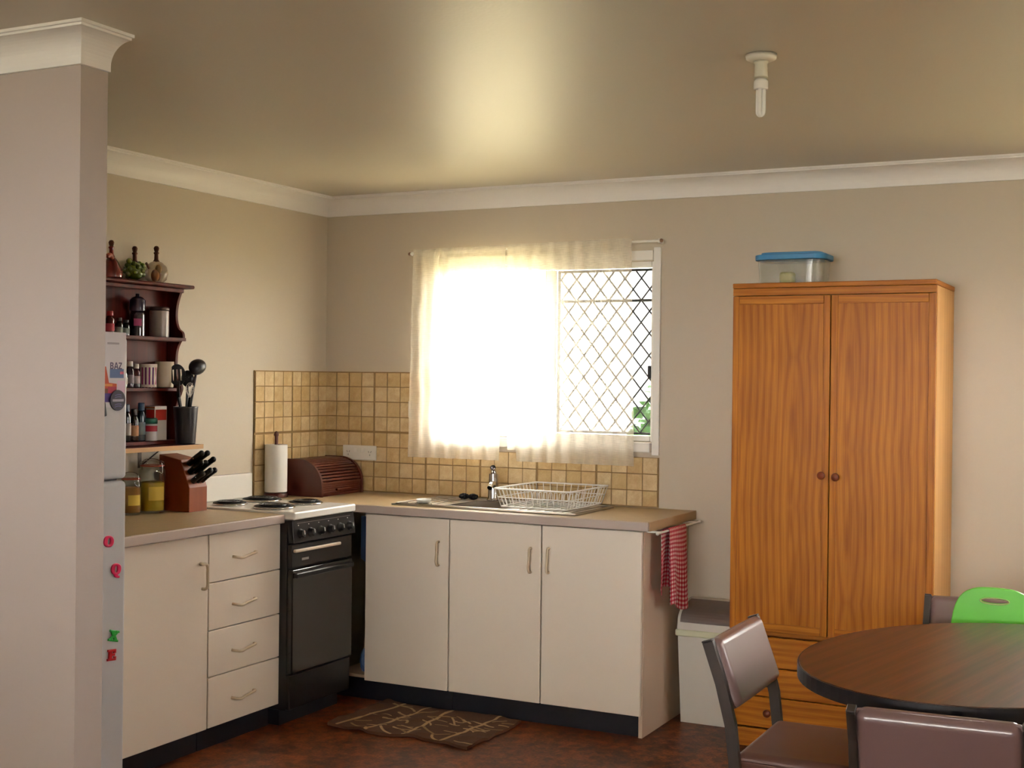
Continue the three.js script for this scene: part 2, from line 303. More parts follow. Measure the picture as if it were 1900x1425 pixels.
// sheer curtains on a rod
{
  const r = thing('curtain_rod', 'thin white curtain rod above the window', 'curtain rod', [0, 2.108, 0.055]);
  part(r, 'rod', rod([0.535, -0.012, 0], [1.85, 0.006, 0], 0.006, 10), M.white);
  for (const [x, y] of [[0.545, -0.012], [1.842, 0.006]]) { part(r, 'bracket', rb(0.012, 0.02, 0.05, 0.002), M.white, [x, y, -0.028]); part(r, 'finial', new THREE.SphereGeometry(0.009, 12, 8), tint(0x8d6a50), [x + (x < 1 ? -0.012 : 0.012), y, 0]); }
  const weave = tex(256, (u, v) => { const s = 148 + 40 * tile((a, b) => fbm(a * 4, b * 90, 2))(u, v) + 22 * tile((a, b) => fbm(a * 90, b * 4, 2))(u, v) + 22 * Math.sin(v * 6.283 * 40); return [clamp(s), clamp(s), clamp(s)]; }, { srgb: false });
  const sheer = phy({ color: 0xfff6e4, roughness: 0.95, transmission: 0.5, thickness: 0, side: THREE.DoubleSide, transparent: true, alphaMap: weave });
  function curtain(x0t, x1t, x0b, x1b, ybot, folds, ph, label) {
    const nx = 120, ny = 50, pos = [], uv = [], idx = [];
    for (let j = 0; j <= ny; j++) for (let i = 0; i <= nx; i++) {
      const u = i / nx, v = j / ny, x = (x0t + (x1t - x0t) * u) * (1 - v) + (x0b + (x1b - x0b) * u) * v;
      const yt = 2.096 + (x - 0.535) * 0.0137 + 0.018, yb = ybot(u), y = yt + (yb - yt) * v;
      const amp = v < 0.03 ? 0.003 : 0.003 + 0.005 * v;
      const z = 0.055 + 0.010 + (v < 0.03 ? 0.007 : 0.0) + amp * Math.sin(u * folds * 6.283 + ph + 0.6 * Math.sin(v * 3)) + 0.006 * fbm(u * 5 + ph, v * 3, 2) + (v < 0.03 ? 0 : 0.01);
      pos.push(x, y, z); uv.push(x / 0.25, y / 0.25);
    }
    for (let j = 0; j < ny; j++) for (let i = 0; i < nx; i++) { const a = j * (nx + 1) + i, b = a + 1, c = a + nx + 1, d = c + 1; idx.push(a, c, b, b, c, d); }
    const g = new THREE.BufferGeometry(); g.setAttribute('position', new THREE.Float32BufferAttribute(pos, 3)); g.setAttribute('uv', new THREE.Float32BufferAttribute(uv, 2)); g.setIndex(idx); g.computeVertexNormals();
    return solo('sheer_curtain', label, 'curtain', g, sheer);
  }
  curtain(0.565, 1.08, 0.55, 1.055, () => 1.092, 7, 0.4, 'white sheer curtain over the brighter unscreened half of the window');
  curtain(1.085, 1.72, 1.10, 1.745, (u) => (u < 0.06 ? 1.145 : 1.092), 9, 1.7, 'white sheer curtain in front of the diamond security screen');
}

// ---------------------------------------------------------------- cabinets and worktops
const handleV = (parent, x, y, z, turn = 0) => { // bow handle, upright, on a face pointing +z (turned by turn)
  const g = merge([tube([[0, 0.052, 0.0], [0.001, 0.05, 0.018], [0.002, 0.03, 0.025], [0, 0, 0.021], [-0.001, -0.03, 0.025], [0, -0.05, 0.018], [0, -0.052, 0.0]], 0.0058, 28, 8)]);
  return part(parent, 'handle', g, M.handle, [x, y, z], [0, turn, 0]);
};
{
  // back run: single unit and double unit under the sink
  const FZc = 0.575;
  const c1 = thing('base_cabinet', 'single-door cream base cabinet beside the stove, under the worktop corner', 'cabinet', [0.85, 0, 0]);
  const c2 = thing('base_cabinet', 'two-door cream base cabinet under the sink with a side panel', 'cabinet', [1.525, 0, 0]);
  const open = (o, x0, x1, y0, y1, endR) => { // carcass boards
    for (const x of [x0 + 0.008, x1 - 0.008]) part(o, 'side_panel', bx(0.016, y1 - y0, FZc - 0.04), M.carcass, [x, (y0 + y1) / 2, (FZc - 0.02) / 2 + 0.008]);
    part(o, 'base_board', bx(x1 - x0 - 0.034, 0.016, FZc - 0.04), M.carcass, [(x0 + x1) / 2, y0 + 0.009, (FZc - 0.02) / 2 + 0.008]);
    part(o, 'back_board', bx(x1 - x0 - 0.034, y1 - y0 - 0.02, 0.01), M.carcass, [(x0 + x1) / 2, (y0 + y1) / 2 + 0.009, 0.009]);
  };
  open(c1, 0.628 - 0.85, 1.066 - 0.85, 0.10, 0.858);
  open(c2, 1.068 - 1.525, 1.959 - 1.525, 0.10, 0.858);
  const door = (o, x0, x1, hx, hy) => { const d = part(o, 'door', rb(x1 - x0 - 0.004, 0.762, 0.018, 0.0025), M.laminate, [(x0 + x1) / 2, 0.476, FZc - 0.008]); handleV(d, hx - (x0 + x1) / 2, hy - 0.476, 0.009); return d; };
  door(c1, 0.628 - 0.85, 1.067 - 0.85, 1.015 - 0.85, 0.703);
  door(c2, 1.069 - 1.525, 1.519 - 1.525, 1.470 - 1.525, 0.706);
  door(c2, 1.521 - 1.525, 1.978 - 1.525, 1.556 - 1.525, 0.710);
  part(c2, 'side_panel', rb(0.018, 0.860, 0.55, 0.002), M.carcass, [1.970 - 1.525, 0.430, 0.277], null, 'beige end panel facing the bin');
  part(c1, 'kickboard', bx(0.62, 0.096, 0.014), M.kick, [0.757 - 0.85, 0.048, 0.525]);
  part(c2, 'kickboard', bx(0.885, 0.096, 0.014), M.kick, [1.514 - 1.525, 0.048, 0.525]);
  // shelf board of the open slot next to the stove
  part(c1, 'slot_shelf', bx(0.17, 0.014, 0.5), M.carcass, [0.54 - 0.85, 0.106, 0.30]);

  // left run: door unit and drawer unit
  const FX = 0.557;
  const c3 = thing('base_cabinet', 'single-door cream base cabinet between the fridge and the drawers', 'cabinet', [0, 0, 1.845]);
  const c4 = thing('drawer_cabinet', 'cream cabinet of four drawers beside the stove', 'cabinet', [0, 0, 1.353]);
  for (const [o, w] of [[c3, 0.516], [c4, 0.455]]) {
    part(o, 'carcass', bx(FX - 0.03, 0.758, w), M.carcass, [(FX - 0.03) / 2 + 0.008, 0.479, 0]);
    part(o, 'kickboard', bx(0.014, 0.096, w), M.kick, [FX - 0.06, 0.048, 0]);
  }
  const d = part(c3, 'door', rb(0.018, 0.762, 0.514, 0.0025), M.laminate, [FX - 0.009, 0.476, 0]);
  { const g = merge([tube([[0, 0.05, 0], [0.018, 0.05, 0.022], [0.024, 0.045, -0.006], [0.022, 0.0, -0.012], [0.022, -0.04, -0.012], [0.014, -0.05, -0.008], [0, -0.05, -0.006]], 0.006, 32, 8)]); part(d, 'handle', g, M.handle, [0.009, 0.225, -0.215]); }
  for (const [a, b] of [[0.668, 0.857], [0.480, 0.664], [0.297, 0.476], [0.096, 0.293]]) {
    const dr = part(c4, 'drawer', rb(0.018, b - a, 0.458, 0.0025), M.laminate, [FX - 0.009, (a + b) / 2, 0]);
    part(dr, 'handle', tube([[0, 0.002, 0.07], [0.016, 0.0, 0.064], [0.022, -0.006, 0.035], [0.019, -0.002, 0], [0.022, 0.004, -0.035], [0.016, 0.006, -0.064], [0, 0.004, -0.07]], 0.0058, 28, 8), M.handle, [0.009, (0.57 - 0.5) * 0 - 0.008, 0.015]);
  }
  // worktops
  const wb = thing('worktop', 'long tan laminate worktop with the sink set in it', 'worktop', [0, 0.862, 0]);
  const g = extrude(rect(0.0, 2.012, -0.585, -0.002), 0.038, 0, [hole(0.98, 1.30, -0.49, -0.17)]); g.rotateX(-Math.PI / 2);
  part(wb, 'top', metres(g, 'y', 1 / 0.5), M.top, [0, 0, 0]);
  part(wb, 'front_edge', rb(2.012, 0.038, 0.014, 0.005), M.topEdge, [1.006, 0.019, 0.593], null, 'greyish rolled front edge');
  part(wb, 'end_edge', bx(0.003, 0.037, 0.583), tint(0xb89a74, 0.6), [2.014, 0.019, 0.294]);
  const wl = thing('worktop', 'short tan laminate worktop between the fridge and the stove', 'worktop', [0, 0.862, 1.62]);
  part(wl, 'top', metres(bx(0.568, 0.038, 0.985), 'y', 1 / 0.5), M.top, [0.286, 0.019, 0]);
  part(wl, 'front_edge', rb(0.014, 0.038, 0.985, 0.005), M.topEdge, [0.577, 0.019, 0], null, 'greyish rolled front edge');
}
// sink
{
  const o = thing('kitchen_sink', 'stainless steel sink with bowl and drainer set in the worktop', 'sink', [1.195, 0.9, 0.315]);
  const x0 = 0.74 - 1.195, x1 = 1.655 - 1.195, z0 = -0.212, z1 = 0.215;
  const g = extrude(rect(x0, x1, -z1, -z0), 0.004, 0.0015, [hole(0.985 - 1.195, 1.295 - 1.195, -(0.485 - 0.315), -(0.175 - 0.315))]); g.rotateX(-Math.PI / 2);
  part(o, 'deck', g, M.steel, [0, 0.002, 0]);
  const bw = 0.31, bd = 0.31, bh = 0.15, t = 0.002, bxx = 1.14 - 1.195, bz = 0.33 - 0.315;
  part(o, 'bowl', merge([moved(bx(bw, t, bd), bxx, -bh, bz), moved(bx(t, bh, bd), bxx - bw / 2, -bh / 2, bz), moved(bx(t, bh, bd), bxx + bw / 2, -bh / 2, bz), moved(bx(bw, bh, t), bxx, -bh / 2, bz - bd / 2), moved(bx(bw, bh, t), bxx, -bh / 2, bz + bd / 2)]), M.steel);
  part(o, 'drain', cyl(0.04, 0.04, 0.004), M.chrome, [bxx, -bh + 0.004, bz]);
  part(o, 'rim', tube([[x0 + 0.01, 0.008, z0 + 0.01], [x1 - 0.01, 0.008, z0 + 0.01], [x1 - 0.01, 0.008, z1 - 0.01], [x0 + 0.01, 0.008, z1 - 0.01]], 0.004, 120, 6, true, 0.02), M.steel);
  for (let k = 0; k < 7; k++) { part(o, 'drainer_rib', rb(0.007, 0.004, 0.30, 0.0019, 1), M.steel, [1.36 - 1.195 + k * 0.042, 0.009, 0.01]); if (k < 4) part(o, 'drainer_rib', rb(0.007, 0.004, 0.30, 0.0019, 1), M.steel, [0.79 - 1.195 + k * 0.042, 0.009, 0.01]); }
  const f = thing('mixer_tap', 'chrome lever mixer tap standing behind the sink bowl', 'tap', [1.062, 0.908, 0.145]);
  part(f, 'base', lathe([[0, 0], [0.032, 0], [0.032, 0.006], [0.026, 0.012], [0.025, 0.06], [0.023, 0.066], [0, 0.068]]), M.chrome);
  part(f, 'body', cyl(0.022, 0.024, 0.062), M.chrome, [0, 0.095, 0]);
  part(f, 'spout', tube([[0.005, 0.066, 0.01], [0.03, 0.085, 0.06], [0.045, 0.085, 0.11], [0.05, 0.07, 0.135]], 0.012, 24, 10), M.chrome);
  part(f, 'lever', tube([[0, 0.118, 0], [0.003, 0.138, 0.006], [0.014, 0.158, 0.034]], 0.013, 16, 10), M.chrome);
}
// dish rack
{
  const o = thing('dish_rack', 'empty white wire dish rack on the sink drainer', 'dish rack', [1.435, 0.913, 0.29]);
  const hw = 0.16, hd = 0.19, h = 0.085, fl = 0.022;
  const corner = (w, d, y) => [[-w, y, -d], [w, y, -d], [w, y, d], [-w, y, d]];
  part(o, 'top_rim', tube(corner(hw + fl, hd + fl, h), 0.004, 160, 6, true, 0.05), M.wire);
  part(o, 'bottom_rim', tube(corner(hw, hd, 0.006), 0.0032, 160, 6, true, 0.05), M.wire);
  part(o, 'middle_rim', tube(corner(hw + fl * 0.55, hd + fl * 0.55, h * 0.55), 0.0022, 160, 6, true, 0.05), M.wire);
  for (let k = 0; k <= 10; k++) { const t = -1 + k / 5; for (const s of [-1, 1]) part(o, 'side_wire', rod([t * hw, 0.006, s * hd], [t * (hw + fl), h, s * (hd + fl)], 0.0019, 6), M.wire); part(o, 'floor_wire', rod([t * hw, 0.006, -hd], [t * hw, 0.006, hd], 0.0019, 6), M.wire); }
  for (let k = 0; k <= 12; k++) { const t = -1 + k / 6; for (const s of [-1, 1]) part(o, 'side_wire', rod([s * hw, 0.006, t * hd], [s * (hw + fl), h, t * (hd + fl)], 0.0019, 6), M.wire); }
  for (let k = 0; k < 10; k++) { const x = -0.12 + k * 0.026; part(o, 'plate_prong', tube([[x, 0.006, -0.04], [x, 0.055, -0.03], [x, 0.055, 0.0], [x, 0.006, 0.01]], 0.0018, 14, 6, false, 0.2), M.wire); }
  const pad = () => { const g = new THREE.IcosahedronGeometry(0.024, 3), p = g.attributes.position; for (let i = 0; i < p.count; i++) { const q = V().fromBufferAttribute(p, i), n = 1 + 0.15 * noise(q.x * 90, q.y * 90 + q.z * 60); p.setXYZ(i, q.x * n, q.y * n * 0.6, q.z * n); } g.computeVertexNormals(); return g; };
  for (const x of [0.915, 0.965]) solo('scouring_pad', 'small black scouring pad on the sink edge left of the tap', 'scourer', pad(), tint(0x15181a, 0.9), [x, 0.922, 0.165], [0, x * 9, 0], 'scouring pads on the sink edge');
  solo('soap_dish', 'small white soap dish on the sink edge, left of the scouring pads', 'soap dish', lathe([[0, 0], [0.028, 0], [0.034, 0.012], [0.036, 0.016], [0.032, 0.014], [0.026, 0.005], [0, 0.005]]), M.white, [0.86, 0.911, 0.45]);
}
// stove
{
  const o = thing('cooker', 'black freestanding cooker with white hob and backguard', 'cooker', [0, 0, 0.893]);
  const W = 0.466;
  part(o, 'body', bx(0.56, 0.80, W - 0.01), M.stoveBlack, [0.31, 0.47, 0]);
  part(o, 'plinth', bx(0.50, 0.065, W - 0.03), M.blackMatt, [0.30, 0.033, 0]);
  part(o, 'hob', rb(0.61, 0.034, W, 0.008, 3), M.enamel, [0.326, 0.893, 0], null, 'white enamel hob');
  part(o, 'backguard', rb(0.03, 0.115, W + 0.02, 0.006), M.enamel, [0.026, 0.968, 0.0], null, 'white upright panel against the wall');
  for (const [x, z, r] of [[0.19, -0.12, 0.085], [0.19, 0.11, 0.072], [0.44, -0.11, 0.072], [0.44, 0.12, 0.085]]) {
    const h = part(o, 'hotplate', lathe([[0, 0.004], [r * 0.75, 0.004], [r * 0.8, 0.01], [r, 0.011], [r * 1.03, 0.006], [r * 1.03, 0]], 36), M.blackMatt, [x, 0.9105, z]);
    const sp = []; for (let k = 0; k <= 90; k++) { const a = k / 90 * 6.283 * 4, q = 0.012 + (r * 0.82 - 0.012) * k / 90; sp.push([Math.cos(a) * q, 0.013, Math.sin(a) * q]); }
    part(h, 'coil', tube(sp, 0.0048, 260, 6), M.black);
    part(h, 'trim_ring', new THREE.TorusGeometry(r * 1.03, 0.004, 6, 40), M.chrome, [0, 0.004, 0], [Math.PI / 2, 0, 0]);
  }
  // control panel, leaning back
  const cp = part(o, 'control_panel', rb(0.03, 0.098, W - 0.002, 0.004), M.stoveBlack, [0.610, 0.826, 0], [0, 0, 0.12]);
  for (let k = 0; k < 6; k++) {
    const z = 0.185 - k * 0.074;
    const kn = part(cp, 'control_knob', lathe([[0, 0.022], [0.012, 0.022], [0.015, 0.018], [0.017, 0.004], [0.021, 0.002], [0.021, 0]], 24), M.black, [0.016, -0.012, z], [0, 0, -Math.PI / 2]);
    part(cp, 'dial_mark', bx(0.001, 0.004, 0.006), M.white, [0.0155, 0.024, z + 0.008]);
    part(kn, 'pointer', bx(0.016, 0.003, 0.0028), M.white, [-0.004, 0.0225, 0]);
  }
  part(cp, 'dial_print', bx(0.001, 0.0022, 0.40), tint(0x8a807c), [0.0155, 0.033, 0]);
  // grill door with pale handle strip, oven door, drawer
  const gd = part(o, 'grill_door', rb(0.022, 0.098, W - 0.012, 0.004), M.stoveBlack, [0.603, 0.722, 0]);
  part(gd, 'handle', rb(0.016, 0.014, 0.34, 0.005), tint(0xc9b5a0, 0.35), [0.02, 0.022, 0.05], null, 'pale strip handle');
  part(gd, 'painted_glint', bx(0.002, 0.010, 0.05), tint(0x9a948e, 0.4), [0.0115, -0.018, 0.13]);  // grey strip standing in for a small highlight on the door
  const od = part(o, 'oven_door', rb(0.028, 0.44, W - 0.012, 0.006), M.stoveGlass, [0.606, 0.445, 0]);
  part(od, 'handle', rb(0.02, 0.022, W - 0.03, 0.006), M.black, [0.02, 0.195, 0]);
  part(o, 'drawer', rb(0.022, 0.145, W - 0.012, 0.004), M.stoveBlack, [0.598, 0.145, 0]);
}
// things in the open slot between cooker and cabinet
{
  const p = []; for (let k = 0; k <= 12; k++) { const t = k / 12; p.push([0.001 + 0.034 * Math.sin(Math.min(1, t * 1.5) * Math.PI * 0.55) * (t > 0.75 ? 1 - (t - 0.75) * 2.4 : 1), t * 0.19]); }
  const b = thing('plastic_bag', 'crumpled blue plastic bag in the dark slot beside the cooker', 'bag', [0.585, 0.114, 0.47]);
  const g = new THREE.IcosahedronGeometry(0.045, 4), q = g.attributes.position; for (let i = 0; i < q.count; i++) { const v = V().fromBufferAttribute(q, i), n = 1 + 0.25 * fbm(v.x * 40, v.y * 30 + v.z * 40, 3); q.setXYZ(i, v.x * n * 0.75, Math.max(-0.04, v.y * n * 1.7), v.z * n); } g.translate(0, 0.042, 0); g.computeVertexNormals();
  part(b, 'bag_body', g, tint(0x3d5f9a, 0.35));
  part(b, 'twisted_neck', cyl(0.006, 0.012, 0.05, 8), tint(0x3d5f9a, 0.35), [0.0, 0.135, 0]);
  const t = thing('hanging_cloth', 'dark blue cloth hanging under the worktop beside the cooker', 'cloth', [0.612, 0.70, 0.54]);
  part(t, 'cloth', metres(extrude([[-0.02, -0.05], [0.012, -0.07], [0.012, 0.14], [-0.02, 0.14]], 0.012, 0.003)), tint(0x2c3e62, 0.9));
  part(t, 'hook', tube([[0, 0.14, 0.006], [0, 0.152, 0.006], [0, 0.158, 0.006]], 0.003, 8, 6), M.white);
  void p;
}
// ---------------------------------------------------------------- on the worktops
{
  // paper towel
  const o = thing('paper_towel_holder', 'dark wooden paper towel stand next to the bread bin', 'towel holder', [0.068, 0.9, 0.505]);
  part(o, 'base', lathe([[0, 0], [0.056, 0], [0.058, 0.006], [0.056, 0.020], [0.05, 0.023], [0, 0.024]]), M.rattan);
  part(o, 'post', cyl(0.009, 0.009, 0.275), M.rattan, [0, 0.155, 0]);
  part(o, 'finial', lathe([[0, 0], [0.008, 0], [0.007, 0.006], [0.012, 0.016], [0.010, 0.028], [0.004, 0.034], [0, 0.035]]), M.rattan, [0, 0.283, 0]);
  const r = thing('paper_towel_roll', 'white paper towel roll on the dark wooden stand', 'paper towel', [0.068, 0.926, 0.505]);
  part(r, 'roll', lathe([[0.016, 0], [0.053, 0], [0.054, 0.003], [0.054, 0.225], [0.052, 0.228], [0.016, 0.228], [0.016, 0]], 36), M.white);
  // bread bin, roll front facing the room
  const b = thing('bread_bin', 'dark red-brown wooden roll-top bread bin in the worktop corner', 'bread bin', [0.035, 0.9, 0.035]);
  const prof = (w, h, n = 12) => { const a = [[0, 0], [w, 0], [w, h * 0.28]]; for (let k = 1; k <= n; k++) { const t = k / n * Math.PI / 2; a.push([w * 0.42 + w * 0.58 * Math.cos(t), h * 0.28 + h * 0.72 * Math.sin(t)]); } a.push([0, h]); return a; };
  const Wd = 0.225, Hd = 0.178;
  for (const z of [0, 0.352]) part(b, 'end_panel', metres(extrude(prof(Wd, Hd), 0.012, 0.001)), M.rattan, [0, 0.001, z]);
  part(b, 'base', bx(Wd - 0.005, 0.012, 0.336), M.rattan, [Wd / 2, 0.008, 0.183]);
  part(b, 'back', bx(0.01, Hd - 0.02, 0.336), M.rattan, [0.006, Hd / 2, 0.183]);
  part(b, 'top_board', bx(Wd * 0.4, 0.01, 0.336), M.rattan, [Wd * 0.2, Hd - 0.007, 0.183]);
  const sl = rb(0.014, 0.0125, 0.336, 0.004, 1);
  for (let k = 0; k < 17; k++) { const s = k / 16, L = Hd * 0.26; let x, y, a; if (s < 0.26) { x = Wd - 0.01; y = 0.02 + s / 0.26 * L * 0.9; a = 0; } else { const t = (s - 0.26) / 0.74 * Math.PI / 2; x = Wd * 0.42 + (Wd * 0.58 - 0.009) * Math.cos(t); y = Hd * 0.28 + (Hd * 0.72 - 0.009) * Math.sin(t); a = t; } part(b, 'tambour_slat', sl, M.rattan, [x, y, 0.183], [0, 0, a]); }
  part(b, 'handle', rb(0.014, 0.012, 0.12, 0.004), M.rattan, [Wd + 0.004, 0.03, 0.183]);
  // power point and light switch
  const pw = thing('power_outlet', 'white double power outlet on the tiles above the bread bin', 'power outlet', [0.2255, 1.098, 0.0115]);
  part(pw, 'plate', rb(0.2, 0.076, 0.012, 0.005), M.whiteGloss, [0, 0, 0.006]);
  for (const s of [-1, 1]) { part(pw, 'switch', rb(0.014, 0.02, 0.006, 0.002), M.white, [s * 0.022, 0.012, 0.013]); for (const [dx, dy, r] of [[-0.007, 0.006, 0.5], [0.007, 0.006, -0.5], [0, -0.010, 0]]) part(pw, 'socket_slot', bx(0.002, 0.009, 0.001), M.blackMatt, [s * 0.065 + dx, dy, 0.0122], [0, 0, r]); }
  const sw = thing('wall_switch', 'small white switch plate at the edge of the curtain', 'switch', [0.527, 1.325, 0.0115]);
  part(sw, 'plate', rb(0.03, 0.085, 0.008, 0.003), M.whiteGloss, [0, 0, 0.004]); part(sw, 'rocker', rb(0.012, 0.024, 0.006, 0.002), M.white, [0, 0.008, 0.010]);
  // knife block
  const k = thing('knife_block', 'orange-brown wooden knife block on the worktop by the cooker', 'knife block', [0.115, 0.9, 1.225]);
  const kp = [[-0.085, 0], [0.085, 0], [0.085, 0.10], [0.035, 0.215], [-0.085, 0.235]];
  const kg = extrude(kp.map(([x, y]) => [x * 0.95, y]), 0.11, 0.003); kg.translate(0, 0.003, -0.055);
  part(k, 'block', metres(kg), std({ map: paleTex, color: 0x9a6030, roughness: 0.5 }));
  const dir = [0.80, 0.60];
  for (const [i, [u, z]] of [[0.2, -0.03], [0.2, 0.0], [0.2, 0.03], [0.55, -0.03], [0.55, 0.0], [0.55, 0.03], [0.85, -0.02], [0.85, 0.02]].entries()) {
    const x = 0.081 + (0.033 - 0.081) * u, y = 0.103 + (0.215 - 0.103) * u, len = 0.085 - 0.01 * (i % 3) + 0.012 * (i % 2);
    const kn = thing('knife', 'black-handled knife pushed into the wooden knife block', 'knife', [0.115 + x + 0.006, 0.9 + y + 0.004, 1.225 + z], 0, 'knives in the block');
    part(kn, 'handle', tube([[0, 0, 0], [dir[0] * len * 0.5, dir[1] * len * 0.5, 0], [dir[0] * len, dir[1] * len - 0.004, 0]], 0.0125, 12, 8), M.black);
    part(kn, 'butt', new THREE.SphereGeometry(0.0128, 10, 8), M.black, [dir[0] * len, dir[1] * len - 0.004, 0]);
    part(kn, 'rivet', cyl(0.003, 0.003, 0.026, 8), M.chrome, [dir[0] * len * 0.5, dir[1] * len * 0.5, 0], [Math.PI / 2, 0, 0]);
  }
  // storage jars
  function jar(x, z, r, h, label, fill, fillColor) {
    const o2 = thing('storage_jar', label, 'jar', [x, 0.9005, z]);
    part(o2, 'glass_body', lathe([[0, 0], [r * 0.9, 0], [r, 0.008], [r, h * 0.8], [r * 0.88, h * 0.87], [r * 0.88, h * 0.9], [r * 0.84, h * 0.9], [r * 0.84, h * 0.86], [r * 0.95, h * 0.79], [r * 0.95, 0.01], [0, 0.008]], 36), M.jarGlass);
    part(o2, 'contents', lathe([[0, 0], [r * 0.92, 0], [r * 0.93, fill * h], [r * 0.7, fill * h + 0.006], [0, fill * h + 0.003]], 30), tint(fillColor, 0.8), [0, 0.011, 0]);
    const l = part(o2, 'lid', lathe([[0, 0], [r * 0.86, 0], [r * 0.92, 0.006], [r * 0.9, 0.016], [r * 0.6, 0.022], [0, 0.024]], 30), M.jarGlass, [0, h * 0.905, 0]);
    part(l, 'wire_clasp', tube([[r * 0.9, -0.02, 0.02], [r * 1.04, -0.03, 0], [r * 0.95, 0.012, 0], [r * 0.5, 0.026, 0], [-r * 0.5, 0.026, 0], [-r * 0.95, 0.012, 0], [-r * 1.0, -0.02, 0]], 0.0016, 30, 6), M.chrome);
    part(o2, 'seal_ring', new THREE.TorusGeometry(r * 0.87, 0.003, 6, 30), tint(0xb9573a), [0, h * 0.903, 0], [Math.PI / 2, 0, 0]);
    part(o2, 'label_sticker', new THREE.CylinderGeometry(r * 1.01, r * 1.01, h * 0.26, 20, 1, true, 0.5, 1.3), std({ color: 0xd8b84a, roughness: 0.7, side: THREE.DoubleSide }), [0, h * 0.38, 0]);
    return o2;
  }
  jar(0.075, 1.375, 0.055, 0.22, 'tall glass clip-lid jar of yellow contents beside the knife block', 0.52, 0xc9a92a);
  jar(0.065, 1.49, 0.042, 0.165, 'short glass clip-lid jar of amber contents beside the fridge', 0.6, 0xa8742c);
}
